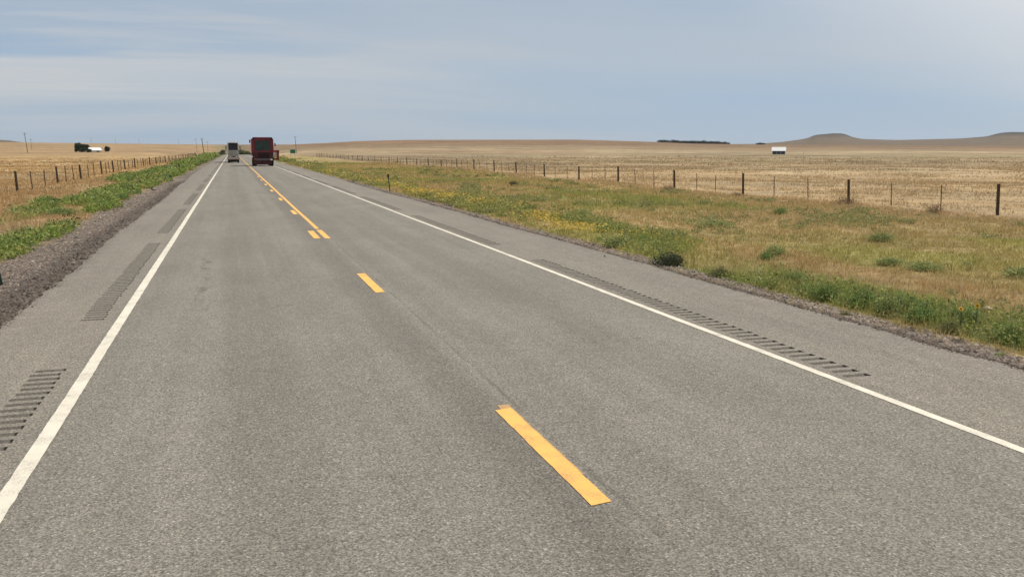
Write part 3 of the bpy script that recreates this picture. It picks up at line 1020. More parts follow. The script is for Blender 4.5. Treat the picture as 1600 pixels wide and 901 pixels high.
# ------------------------------------------------------------------ shrubs (countable)
def shrub_parts(name, cols, w, nl, size, hh=0.5, n_lobe=7, stem='stem'):
    """unit shrub about 1 m wide, hh high, at the origin: stems + foliage"""
    th = rng.uniform(0, 2 * np.pi, n_lobe); q = rng.uniform(0.0, 0.30, n_lobe)
    cx_, cy_ = q * np.cos(th), q * np.sin(th)
    rad = rng.uniform(0.18, 0.30, n_lobe); hg = hh * rng.uniform(0.6, 1.05, n_lobe) * (1 - 0.5 * q)
    col = jitter_col(cols, w, n_lobe)
    fo = leaves('foliage', cx_, cy_, rad, hg, col, nl=nl, size=size, local=True, colvar=0.3)
    mb = MB()
    for k in range(12):
        a = rng.uniform(0, 6.28); d = rng.uniform(0.1, 0.42)
        mb.cyl((0.02 * math.cos(a), 0.02 * math.sin(a), -0.03), (d * math.cos(a), d * math.sin(a), hh * rng.uniform(0.6, 1.0)), 0.008, 0.002, 5)
    st = mb.build('stem', M[stem])
    return fo, st


SHRUB = {}


def shrub(kind, name, x, y, width, height_, label, cat, group=None):
    """first call makes the shape, later calls copy its objects"""
    cfg = {
        'dark': dict(cols=[(0.055, 0.07, 0.045), (0.08, 0.095, 0.06), (0.10, 0.12, 0.075)], w=(3, 3, 1), nl=260, size=0.028),
        'sage': dict(cols=[(0.36, 0.38, 0.165), (0.29, 0.33, 0.13), (0.42, 0.42, 0.19)], w=(3, 3, 1), nl=230, size=0.028, stem='greenstem'),
        'green': dict(cols=[(0.21, 0.285, 0.095), (0.27, 0.34, 0.12), (0.15, 0.215, 0.075)], w=(3, 3, 2), nl=230, size=0.032, stem='greenstem'),
        'lime': dict(cols=[(0.27, 0.33, 0.12), (0.21, 0.28, 0.10), (0.34, 0.36, 0.14)], w=(3, 3, 1), nl=200, size=0.034, stem='greenstem'),
        'olive': dict(cols=[(0.22, 0.21, 0.10), (0.17, 0.18, 0.08), (0.27, 0.24, 0.12)], w=(3, 3, 1), nl=180, size=0.03),
        'tumble': dict(cols=[(0.24, 0.165, 0.10), (0.18, 0.125, 0.08), (0.30, 0.21, 0.12)], w=(3, 3, 1), nl=200, size=0.02, hh=0.6),
    }[kind]
    if kind not in SHRUB:
        fo, st = shrub_parts(kind, **cfg)
        SHRUB[kind] = [fo, st, False]
    fo, st, used = SHRUB[kind]
    e = empty(name, (x, y, gz(x, y) - 0.01), label, cat, group, (0, 0, random.uniform(0, 6.28)))
    e.scale = (width, width, height_ / 0.5)
    if not used:
        fo.parent = e; st.parent = e; SHRUB[kind][2] = True
    else:
        for p in (fo, st):
            c = p.copy(); COL.objects.link(c); c.parent = e
    return e


shrub('dark', 'shrub', 8.60, 16.6, 0.95, 0.34, 'dark grey green rounded shrub at the gravel edge, darkest bush of the right verge', 'shrub')
shrub('sage', 'shrub', 9.0, 20.2, 1.15, 0.36, 'pale sage green shrub just beyond the dark rounded shrub on the right verge', 'shrub')
shrub('green', 'shrub', 9.95, 21.4, 1.0, 0.30, 'small green shrub right behind the pale sage shrub', 'shrub')
shrub('olive', 'shrub', 8.72, 14.9, 0.62, 0.26, 'small olive tufted bush one step nearer than the rounded dark shrub', 'shrub')
G1 = 'green bushes lining the right gravel edge'
for k, (kind, x, y, w, h, lab) in enumerate((
        ('green', 8.85, 13.4, 0.34, 0.19, 'smallest green bush at the far end of the roadside bush row'),
        ('lime', 9.55, 13.75, 0.55, 0.30, 'bright green bush standing back from the row, behind its far end'),
        ('lime', 9.1, 12.6, 0.50, 0.27, 'light green bush second from the far end of the roadside row'),
        ('green', 9.0, 12.0, 0.62, 0.33, 'broad mid green bush in the far half of the roadside row'),
        ('green', 9.05, 11.3, 0.60, 0.36, 'taller green bush in the middle of the roadside row'),
        ('sage', 9.0, 10.65, 0.58, 0.36, 'dark blue green bush, the bulkiest of the roadside row'),
        ('lime', 9.55, 10.9, 0.60, 0.36, 'yellowish green bush behind the bulky blue green one'),
        ('green', 9.1, 10.05, 0.66, 0.33, 'wide green bush just nearer than the bulky blue green one'),
        ('lime', 9.7, 9.9, 0.60, 0.31, 'feathery light green bush behind the near half of the row'),
        ('olive', 8.95, 9.35, 0.45, 0.22, 'low olive bush with dry stems left of the two sunflowers'),
        ('green', 9.25, 8.7, 0.62, 0.28, 'low spreading green bush just nearer than the two sunflowers'),
        ('lime', 9.9, 8.9, 0.60, 0.27, 'light green bush right of the two sunflowers'),
        ('green', 9.2, 8.0, 0.62, 0.28, 'green bush at the right edge of the picture by the gravel'),
        ('sage', 9.95, 8.0, 0.55, 0.26, 'grey green bush at the right edge behind the gravel side bush'))):
    shrub(kind, 'bush', x, y, w, h, lab, 'bush', G1)
G0 = 'low plants growing in the right gravel'
shrub('lime', 'weed', 8.42, 8.05, 0.30, 0.05, 'flat yellow green weed in the gravel near the right picture edge', 'weed', G0)
shrub('olive', 'weed', 8.42, 10.8, 0.34, 0.07, 'low olive weed in the gravel in front of the bush row', 'weed', G0)
G2 = 'sparse bushes in the dry grass of the right of way'
for (kind, x, y, w, h, lab) in (
        ('sage', 13.2, 14.6, 1.1, 0.24, 'grey green bush in the dry grass behind the middle of the bush row'),
        ('sage', 13.1, 15.5, 0.9, 0.22, 'smaller pale bush just behind the grey green one in the dry grass'),
        ('sage', 14.2, 13.3, 1.3, 0.25, 'wide grey green bush in the dry grass near the right edge'),
        ('green', 18.8, 28.1, 0.7, 0.30, 'small dark green bush alone in the dry grass before the right fence'),
        ('dark', 17.3, 55.4, 0.9, 0.42, 'small dark shrub far out in the grass, beyond the green post'),
        ('green', 10.3, 24.2, 0.8, 0.22, 'flat green bush behind the gravel edge, beyond the sage shrub'),
        ('green', 10.5, 32.2, 0.9, 0.30, 'dark green bush at the near end of the yellow flowers'),
        ('sage', 14.3, 24.7, 2.0, 0.30, 'broad pale bush patch halfway between the road and the right fence'),
        ('sage', 12.2, 30.3, 1.2, 0.32, 'pale grey green bush patch behind the flat green bush'),
        ('sage', 11.8, 17.6, 0.9, 0.28, 'loose grey green bush behind the dark rounded shrub'),
        ('green', 11.1, 17.0, 0.55, 0.22, 'small fresh green bush between the dark rounded shrub and the loose grey green one'),
        ('sage', 16.1, 19.4, 1.0, 0.30, 'hazy green bush in brown grass far right of the dark rounded shrub')):
    shrub(kind, 'bush', x, y, w, h, lab, 'bush', G2)
G3 = 'dry tumbleweeds caught along the right fence'
for (x, y, w, h, lab) in ((24.6, 48.2, 1.1, 0.45, 'dark dry tumbleweed at the foot of the right fence, farthest of the three big ones'),
                          (25.2, 32.5, 1.3, 0.5, 'brown dry tumbleweed beside the second thick post from the right'),
                          (25.2, 27.6, 1.0, 0.42, 'light brown tumbleweed near the thin stake left of the nearest thick post'),
                          (24.9, 41.0, 0.9, 0.3, 'low brown tumbleweed between two thick posts of the middle right fence')):
    shrub('tumble', 'tumbleweed', x, y, w, h, lab, 'tumbleweed', G3)
G4 = 'green bushes on the left verge'
for (kind, x, y, w, h, lab) in (
        ('green', -5.1, 46.9, 1.0, 0.42, 'dark green bush on the left gravel edge, nearest to the black scraps'),
        ('green', -5.5, 41.5, 1.1, 0.40, 'dark green bush at the left gravel edge, nearer than the scraps'),
        ('lime', -5.9, 36.0, 1.3, 0.42, 'spreading light green bush in the middle of the left verge'),
        ('green', -6.9, 44.0, 1.3, 0.45, 'green bush in the upper left verge behind the gravel bushes'),
        ('green', -7.8, 43.5, 1.5, 0.45, 'bright green bush at the outer side of the left verge'),
        ('lime', -5.6, 27.5, 0.9, 0.40, 'light green bush at the lower left by the gravel'),
        ('green', -5.35, 23.0, 0.8, 0.38, 'deep green bush at the left picture edge above the gravel')):
    shrub(kind, 'bush', x, y, w, h, lab, 'bush', G4)


def sunflower(x, y, hgt, label, head_dir, leany):
    e = empty('sunflower', (x, y, gz(x, y) - 0.01), label, 'sunflower', 'two sunflowers in the right verge')
    top = Vector((leany, -0.02, hgt))
    MB().cyl((0, 0, 0), top * 0.5 + Vector((0.02, 0, 0)), 0.009, 0.008, 7).cyl(top * 0.5 + Vector((0.02, 0, 0)), top, 0.008, 0.006, 7).build('stem', M['greenstem'], e)
    d = Vector(head_dir).normalized()
    qd = d.to_track_quat('Z', 'Y')
    for k in range(13):
        a = k / 13 * 6.283
        bm = bmesh.new()
        pts = [(0.010, -0.006, 0), (0.022, -0.009, 0.003), (0.036, 0, 0.0), (0.022, 0.009, 0.003), (0.010, 0.006, 0)]
        vs = []
        for p in pts:
            v = Matrix.Rotation(a, 3, 'Z') @ Vector(p)
            vs.append(bm.verts.new(top + qd @ v))
        bm.faces.new(vs)
        me = bpy.data.meshes.new('petal'); bm.to_mesh(me); bm.free(); me.materials.append(M['petal'])
        o = bpy.data.objects.new('petal', me); COL.objects.link(o); o.parent = e
    MB().cyl(top - d * 0.006, top + d * 0.01, 0.014, 0.011, 12).build('seed_disc', M['seed'], e)
    for k in range(6):
        z = hgt * (0.2 + 0.12 * k); a = k * 2.4
        bm = bmesh.new()
        L = 0.11 - 0.008 * k
        pr = [(0, 0, 0), (L * 0.4, -L * 0.32, 0.02), (L, 0, -0.02), (L * 0.4, L * 0.32, 0.02)]
        vs = [bm.verts.new(Matrix.Rotation(a, 3, 'Z') @ Vector(p) + Vector((leany * z / hgt, 0, z))) for p in pr]
        bm.faces.new(vs)
        me = bpy.data.meshes.new('leaf'); bm.to_mesh(me); bm.free(); me.materials.append(M['greenstem'])
        o = bpy.data.objects.new('leaf', me); COL.objects.link(o); o.parent = e


sunflower(9.34, 9.38, 0.36, 'taller sunflower with a yellow head, right one of the pair', (-0.5, -0.8, 0.35), 0.02)
sunflower(9.20, 9.47, 0.31, 'shorter sunflower with a yellow head, left one of the pair', (-0.3, -0.7, 0.6), -0.02)

# ------------------------------------------------------------------ fences
LEAN = 0.055


def fence(name, label, X, ys_thick, nthin, post_h, jit=0.15, far=400):
    root = empty(name, (X, ys_thick[0], 0), label, 'fence')
    ox, oy = X, ys_thick[0]
    # thick wooden posts
    tops = []

    def post(x, y, h, r, nm, mat, thick):
        z = gz(x, y)
        lx = -LEAN * h + random.gauss(0, 0.018 if thick else 0.03) * h; ly = random.gauss(0, 0.015) * h
        mb = MB()
        if thick:
            mb.cyl((x - ox, y - oy, z - 0.15), (x - ox + lx, y - oy + ly, z + h), r * 1.05, r * 0.92, 10)
        else:
            mb.cyl((x - ox, y - oy, z - 0.1), (x - ox + lx, y - oy + ly, z + h), r * (1.9 if X < 0 else 1.1), r * (1.9 if X < 0 else 1.1), 5)
        o = mb.build(nm, mat, root)
        return (x - ox, y - oy, z, lx, ly, h)
    line = []
    ys = []
    for a, b in zip(ys_thick[:-1], ys_thick[1:]):
        ys.append((a, True))
        for k in range(nthin):
            ys.append((a + (b - a) * (k + 1) / (nthin + 1) + random.gauss(0, 0.12), False))
    ys.append((ys_thick[-1], True))
    nthick = nthn = 0
    for (y, tk) in ys:
        x = X + random.gauss(0, 0.05)
        if tk:
            if nthick >= 100: continue
            nthick += 1
            line.append(post(x, y, post_h * random.uniform(0.95, 1.08), (0.075 if X < 0 else 0.062) * random.uniform(0.8, 1.15), 'wooden_post', M['wood'], True))
        else:
            if nthn >= 100 or y > far: continue
            nthn += 1
            line.append(post(x, y, post_h * random.uniform(0.88, 1.02), 0.019, 'metal_stake', M['rust'], False))
    for wz in (0.93, 0.70, 0.47, 0.24):
        pts = []
        for i, (x, y, z, lx, ly, h) in enumerate(line):
            pts.append((x + lx * wz, y + ly * wz, z + h * wz))
            if i < len(line) - 1:
                nx = line[i + 1]
                q = ((x + lx * wz + nx[0] + nx[3] * wz) / 2, (y + nx[1]) / 2, (z + h * wz + nx[2] + nx[5] * wz) / 2 - 0.02)
                pts.append(q)
        pv = []; pf = []
        for q in pts:
            n0 = len(pv)
            pv += [(q[0] - 0.004, q[1], q[2] - 0.003), (q[0] + 0.004, q[1], q[2] - 0.003), (q[0], q[1], q[2] + 0.004)]
            if n0:
                for k in range(3):
                    pf.append((n0 - 3 + k, n0 - 3 + (k + 1) % 3, n0 + (k + 1) % 3, n0 + k))
        me = bpy.data.meshes.new('wire'); me.from_pydata(pv, [], pf); me.materials.append(M['wire'])
        o = bpy.data.objects.new('wire', me); COL.objects.link(o); o.parent = root
    return root


yr = [9.2, 17.6, 25.75, 34.0, 42.9, 51.0, 59.2, 67.0, 75.4, 83.5, 91.5] + [91.5 + 8.3 * k for k in range(1, 26)]
fence('wire_fence', 'long wire fence of dark wooden posts and thin stakes right of the road', 26.35, yr, 2, 1.10)
yl = [35.0, 46.0, 57.4, 69.9, 80.3, 92.3, 102.5] + [102.5 + 11.0 * k for k in range(1, 22)]
fence('wire_fence', 'wire fence of leaning wooden posts and thin stakes left of the road', -11.8, yl, 2, 1.2)


# ------------------------------------------------------------------ delineators, sign, poles
def delineator(x, y, h, label, lean=-0.09):
    e = empty('delineator_post', (x, y, gz(x, y) - 0.05), label, 'roadside post')
    e.rotation_euler = (0, lean, 0)
    MB().box((0, 0, h / 2), (0.055, 0.03, h), 0.006).box((0, 0.018, h / 2), (0.02, 0.02, h * 0.98)).build('post', M['dark_green_metal'], e)
    MB().box((0, -0.025, h - 0.10), (0.11, 0.014, 0.20), 0.005).build('reflector', M['reflector'], e)
    return e


delineator(8.55, 51.2, 1.05, 'slim dark green post with black reflector by the right verge')
delineator(-4.65, 90.0, 1.1, 'slim dark green post far along the left gravel edge')
delineator(-3.975, 17.6, 1.0, 'dark post foot cut off by the left picture edge', lean=-0.13)

SGX, SGY = 13.36, 212.18
e = empty('green_sign', (SGX, SGY, gz(SGX, SGY)), 'small green road sign beside the road behind the red truck', 'sign')
MB().box((0, 0, 1.92), (1.15, 0.05, 0.86), 0.02).build('sign_panel', M['green_sign'], e)
for sx_ in (-0.45, 0.45):
    MB().box((sx_, 0.06, 1.1), (0.06, 0.05, 2.3)).build('post', M['steel'], e)


def pole(px, r, hgt, label, lean=-0.05, arm=True, rad=0.15, group='utility poles across the plain'):
    a = math.atan((px - 800) / F_PX * math.cos(P)) + R(YAW)
    x, y = r * math.sin(a), r * math.cos(a)
    e = empty('utility_pole', (x, y, gz(x, y) - 0.3), label, 'utility pole', group)
    e.rotation_euler = (0, lean, 0)
    MB().cyl((0, 0, 0), (0, 0, hgt), rad * 1.15, rad * 0.75, 8).build('pole', M['polewood'], e)
    if arm:
        MB().box((0, 0.14, hgt - 0.7), (2.2, 0.1, 0.12)).build('crossarm', M['polewood'], e)
        for dx in (-0.95, 0.0, 0.95):
            zt = hgt - 0.64 if dx else hgt
            MB().cyl((dx, 0.14 if dx else 0, zt), (dx, 0.14 if dx else 0, zt + 0.22), 0.06, 0.04, 6).build('insulator', M['steel'], e)
    return e


pole(319, 600, 12.2, 'tallest dark utility pole left of the road, right behind the left fence', -0.09, rad=0.24)
pole(308, 760, 12.0, 'thin faint utility pole just left of the tallest one', -0.05, rad=0.10)
pole(325, 900, 10.0, 'thin distant utility pole between the tallest pole and the road', -0.05, rad=0.12)
pole(463, 640, 12.0, 'grey utility pole right of the red truck above the green sign', -0.05, rad=0.17)
pole(43, 600, 12.0, 'tall faint utility pole at the far left of the plain', -0.08, rad=0.17)
pole(50, 780, 8.5, 'shorter faint pole next to the far left utility pole', -0.05, rad=0.12)
pole(143, 1500, 10.0, 'tiny pole on the left skyline above the farm trees', 0, rad=0.16)
pole(181, 1500, 9.0, 'tiny pole on the left skyline right of the farm trees', 0, rad=0.14)
pole(218, 1550, 9.0, 'tiny pole on the left skyline halfway to the road', 0, rad=0.14)
pole(280, 1500, 9.0, 'tiny pole on the left skyline nearest to the road', 0, rad=0.14)
e = empty('marker_stake', (135 * math.sin(R(YAW) + 0.3118), 135 * math.cos(R(YAW) + 0.3118), gz(135 * math.sin(R(YAW) + 0.3118), 135 * math.cos(R(YAW) + 0.3118))),
          'thin lone stake on the range right of the white roofed shed', 'stake')
MB().cyl((0, 0, -0.1), (-0.08, 0, 2.3), 0.03, 0.025, 6).build('stake', M['steel'], e)


# ------------------------------------------------------------------ far buildings and trees
def at(px, r):
    a = math.atan((px - 800) / F_PX * math.cos(P)) + R(YAW)
    x, y = r * math.sin(a), r * math.cos(a)
    return x, y, gz(x, y), a


def gable(mb_wall, mb_roof, w, d, h, rh, over=0.3, t=0.12):
    """walls box and thick two-slope roof with its ridge along x"""
    bm = mb_wall.bm
    p = [(-w / 2, -d / 2, 0), (w / 2, -d / 2, 0), (w / 2, d / 2, 0), (-w / 2, d / 2, 0),
         (-w / 2, -d / 2, h), (w / 2, -d / 2, h), (w / 2, d / 2, h), (-w / 2, d / 2, h), (-w / 2, 0, h + rh - 0.03), (w / 2, 0, h + rh - 0.03)]
    v = [bm.verts.new(q) for q in p]
    for f in ((0, 1, 5, 4), (2, 3, 7, 6), (1, 2, 6, 9, 5), (3, 0, 4, 8, 7)):
        bm.faces.new([v[i] for i in f])
    for s in (-1, 1):
        e_ = d / 2 + over
        ze = h - over * rh / (d / 2)
        b2 = mb_roof.bm
        q = [(-w / 2 - over, s * e_, ze), (w / 2 + over, s * e_, ze), (w / 2 + over, 0, h + rh), (-w / 2 - over, 0, h + rh)]
        lo = [b2.verts.new(a_) for a_ in q]; hi = [b2.verts.new((a_[0], a_[1], a_[2] + t)) for a_ in q]
        b2.faces.new(hi); b2.faces.new(lo[::-1])
        for i in range(4):
            j = (i + 1) % 4
            b2.faces.new([lo[i], lo[j], hi[j], hi[i]])


x, y, z, a = at(1217, 500)
e = empty('shed', (x, y, z - 0.2), 'lone open shed with white roof and dark front on the right range', 'shed', rot=(0, 0, -a))
w_, r_ = MB(), MB()
# single slope roof seen from its low front: tall white roof face over a dark open side
gable(w_, r_, 6.6, 5.2, 2.15, 1.75, 0.35)
w_.build('wall', M['pale_wall'], e); r_.build('roof', M['roof_white'], e)
MB().box((0, -2.62, 1.05), (6.3, 0.06, 1.95)).build('front', M['shed_wall'], e)
for dx in (-3.2, -1.05, 1.05, 3.2):
    MB().box((dx, -2.69, 1.05), (0.14, 0.12, 2.1)).build('post', M['steel'], e)

x, y, z, a = at(147.5, 650)
e = empty('barn', (x, y, z - 0.3), 'low white metal roofed farm building beside the dark trees at left', 'barn', rot=(0, 0, -a + 0.3))
w_, r_ = MB(), MB()
gable(w_, r_, 7.0, 6.0, 1.5, 1.6, 0.3)
w_.build('wall', M['pale_wall'], e); r_.build('roof', M['roof_white'], e)
MB().box((1.2, -3.03, 0.7), (1.6, 0.05, 1.2)).build('door', M['shed_wall'], e)


def tree_mesh(nl, W, Hc, z0, size, cols, seed):
    """crown: uneven clusters of leaf faces in the crown volume; trunk with limbs"""
    rg = np.random.default_rng(seed)
    nc = 26
    th = rg.uniform(0, 6.28, nc); q = np.sqrt(rg.random(nc)) * W * 0.36
    cz = z0 + Hc * rg.uniform(0.1, 0.82, nc)
    cc = np.stack([q * np.cos(th), q * np.sin(th), cz], 1)
    rr = rg.uniform(0.14, 0.24, nc) * W
    N = nc * nl
    d = rg.normal(0, 1, (N, 3)); d /= np.linalg.norm(d, axis=1)[:, None]
    p = np.repeat(cc, nl, 0) + d * (np.repeat(rr, nl) * rg.random(N) ** 0.4)[:, None] * np.array([1, 1, 0.8])
    n_ = rg.normal(0, 1, (N, 3)); t1 = np.cross(n_, d); t1 /= np.linalg.norm(t1, axis=1)[:, None]
    t2 = np.cross(t1, n_); t2 /= np.linalg.norm(t2, axis=1)[:, None]
    s = size * rg.uniform(0.6, 1.4, (N, 1))
    v = np.stack([p - t1 * s, p - t2 * s * 0.6, p + t1 * s, p + t2 * s * 0.6], 1)
    col = np.array(cols)[rg.integers(0, len(cols), nc)]
    c = np.repeat(np.repeat(col, nl, 0) * (1 + rg.normal(0, 0.25, (N, 1))), 4, 0)
    return v.reshape(-1, 3), np.arange(N * 4), np.clip(c, 0.005, 0.5), cc


def tree(name, px, r, W, H, label, cat='tree', group=None, cols=((0.035, 0.050, 0.030), (0.05, 0.068, 0.038), (0.07, 0.085, 0.048)), seed=1, nl=120, trunk=0.12, drop=0.3):
    x, y, z, a = at(px, r)
    e = empty(name, (x, y, z - drop), label, cat, group)
    z0 = H * trunk
    v, f, c, cc = tree_mesh(nl, W, (H - z0), z0, max(0.12, W * 0.035), cols, seed)
    new_mesh_obj('crown', v, f, 4, M['leaf'], parent=e, col=c)
    mb = MB()
    mb.cyl((0, 0, 0), (0.05, 0, H * 0.55), W * 0.035, W * 0.018, 8)
    for q in cc[:7]:
        mb.cyl((0.02, 0, H * 0.25), tuple(q), W * 0.014, W * 0.005, 5)
    mb.build('trunk', M['bark'], e)
    return e


GF = 'dark trees around the farm at left'
tree('tree', 124.5, 650, 6.6, 6.6, 'tallest dark tree at the left end of the farm grove', group=GF, seed=3, nl=220)
tree('tree', 133.0, 655, 6.4, 5.4, 'lower rounded dark tree between the tallest one and the white building', group=GF, seed=4, nl=200)
tree('tree', 119.5, 645, 3.0, 3.0, 'small dark bushy tree left of the tallest farm tree', group=GF, seed=5, nl=120)
tree('tree', 129.0, 640, 4.5, 3.6, 'low dark tree in front of the farm grove', group=GF, seed=6, nl=120)
tree('tree', 139.0, 642, 3.5, 2.4, 'dark shrub like tree touching the white building', group=GF, seed=7, nl=120)
tree('tree', 167.5, 650, 4.4, 4.8, 'single dark tree right of the white building', group=GF, seed=8, nl=160)
GS = 'dark trees on the far skyline'
for k, (px, W, H) in enumerate(((1036, 26, 2.2), (1052, 28, 2.5), (1065, 24, 3.0), (1074, 20, 4.2), (1083, 20, 5.6), (1095, 26, 4.4), (1105, 18, 5.0), (1117, 22, 4.6), (1129, 20, 3.0), (1138, 7, 4.2), (1188, 18, 2.2))):
    tree('tree', px, 1770, W, H * 0.72, ['flat dark tree clump at the left end of the skyline tree line', 'low dark clump second from the left on the skyline', 'low dark clump third from the left on the skyline',
                                  'dark skyline tree left of the tallest one', 'tallest dark tree of the skyline tree line', 'dark skyline tree right of the tallest one', 'mid sized dark tree left of the gap in the tree line',
                                  'broad dark tree after the gap of the skyline tree line', 'small dark tree right of the broad one', 'tiny lone dark tree at the right end of the tree line', 'flat dark clump on the skyline left of the shed'][k],
         group=GS, cols=((0.075, 0.08, 0.065), (0.10, 0.10, 0.08)), seed=20 + k, nl=60, trunk=0.02)
GR = 'green brush around the point where the road vanishes'
for k, (px, r, W, H, lab) in enumerate(((381, 640, 6.5, 4.4, 'olive green brush clump between the two trucks on the left'),
                                        (388, 600, 5.5, 4.0, 'olive green brush clump touching the red truck'),
                                        (375, 700, 6.0, 5.2, 'grey green brush clump right behind the white truck'),
                                        (341, 620, 6.0, 3.2, 'green brush clump left of the white truck'),
                                        (348, 700, 5.5, 4.8, 'taller brush clump touching the white truck on the left'))):
    tree('bush', px, r, W, H, lab, 'bush', GR, cols=((0.13, 0.14, 0.075), (0.17, 0.165, 0.085), (0.10, 0.12, 0.065)), seed=50 + k, nl=120, trunk=0.02, drop=0.4)

# ------------------------------------------------------------------ vehicles
def wheel(e, x, y, r, w, name='wheel', rimcol='chrome'):
    t = MB().cyl((x - w / 2, y, r), (x + w / 2, y, r), r, r, 24).build(name, M['black'], e)
    for f_ in [0]:
        MB().cyl((x - w / 2 - 0.015, y, r), (x + w / 2 + 0.015, y, r), r * 0.55, r * 0.5, 16).build('rim', M[rimcol], t)
    return t


def red_truck():
    e = empty('truck', (4.25, 133.2, 0.0), 'tall dark red truck with a big dark green window, in the right lane', 'truck', 'trucks on the road')
    W = 3.05
    # main body: box with chamfered shoulders, window opening framed by pillars
    mb = MB()
    mb.box((0, 3.2, 2.62), (W - 0.1, 6.2, 2.55), 0.12)
    mb.build('body', M['red'], e)
    fr = MB()
    for sx_ in (-1, 1):
        fr.box((sx_ * (W / 2 - 0.24), 0.02, 2.95), (0.42, 0.24, 1.75), 0.05)
    fr.box((0, 0.02, 3.72), (W - 0.12, 0.26, 0.28), 0.05)
    fr.box((0, 0.02, 2.02), (W - 0.1, 0.26, 0.24), 0.05)
    fr.build('window_frame', M['red'], e)
    gw = MB().box((0, 0.05, 2.86), (2.05, 0.10, 1.52), 0.02).build('window', M['green_glass'], e)
    MB().cyl((-0.5, -0.03, 2.2), (0.35, -0.03, 2.75), 0.02, 0.02, 5).build('wiper', M['black'], gw)
    MB().cyl((0, -0.02, 2.14), (0, -0.02, 3.56), 0.025, 0.025, 5).build('divider', M['maroon_dark'], gw)
    MB().box((0.02, 0.25, 3.93), (2.66, 0.9, 0.20), 0.07).box((0.0, 2.2, 3.95), (2.3, 3.0, 0.14), 0.05).build('roof', M['red'], e)
    for sx_ in (-1.2, 1.22):
        MB().box((sx_, -0.16, 3.86), (0.30, 0.16, 0.24), 0.04).build('roof_lamp', M['black'], e)
    # lower machinery bay with grille slats
    g = MB().box((0, 0.15, 1.5), (2.75, 0.5, 0.95), 0.06).build('lower_panel', M['maroon_dark'], e)
    sl = MB()
    for k in range(6):
        sl.box((0.1, -0.13, 1.18 + k * 0.13), (1.5, 0.05, 0.05))
    sl.build('grille', M['black'], g)
    MB().box((-0.1, -0.2, 0.92), (2.3, 0.26, 0.30), 0.05).build('bumper', M['bumper_dirty'], e)
    MB().box((-0.1, -0.05, 0.50), (2.5, 0.2, 0.62), 0.05).build('skirt', M['maroon_dark'], e)
    MB().box((0, 3.0, 0.85), (1.0, 5.8, 0.3), 0.05).build('chassis', M['black'], e)
    for sx_ in (-1, 1):
        MB().box((sx_ * 1.12, -0.30, 0.90), (0.34, 0.10, 0.2), 0.03).build('lamp', M['lamp'] if sx_ > 0 else M['taillamp'], e)
        for yy in (0.75, 4.2, 5.4):
            wheel(e, sx_ * 1.15, yy, 0.52, 0.52, rimcol='maroon_dark')
        MB().box((sx_ * 1.15, 0.12, 0.72), (0.6, 0.03, 0.75)).build('mudflap', M['black'], e)
        MB().box((sx_ * 1.2, 0.7, 1.16), (0.66, 1.3, 0.12), 0.05).build('mudguard', M['maroon_dark'], e)
    # folded frame hanging out on the right: open red ring
    rg_ = MB()
    rg_.box((1.88, 0.2, 2.08), (0.76, 0.2, 0.30), 0.04).box((2.06, 0.2, 1.52), (0.34, 0.2, 1.3), 0.04).box((1.82, 0.2, 0.98), (0.8, 0.2, 0.22), 0.04)
    rg_.build('side_frame', M['red2'], e)
    MB().box((1.72, 0.16, 1.62), (0.34, 0.05, 0.62), 0.02).build('side_plate', M['chrome'], e)
    # mirrors on arms
    for sx_ in (-1, 1):
        m_ = MB().box((sx_ * 1.72, 0.1, 3.45 if sx_ < 0 else 3.0), (0.16, 0.1, 0.45), 0.03).build('mirror', M['black'], e)
        MB().cyl((sx_ * 1.45, 0.12, 3.66 if sx_ < 0 else 3.2), (sx_ * 1.72, 0.1, 3.6 if sx_ < 0 else 3.15), 0.02, 0.02, 5).build('mirror_arm', M['black'], m_)
    # side windows
    for sx_ in (-1, 1):
        MB().box((sx_ * 1.475, 1.0, 2.95), (0.06, 1.1, 0.9), 0.02).build('side_window', M['green_glass'], e)
    return e


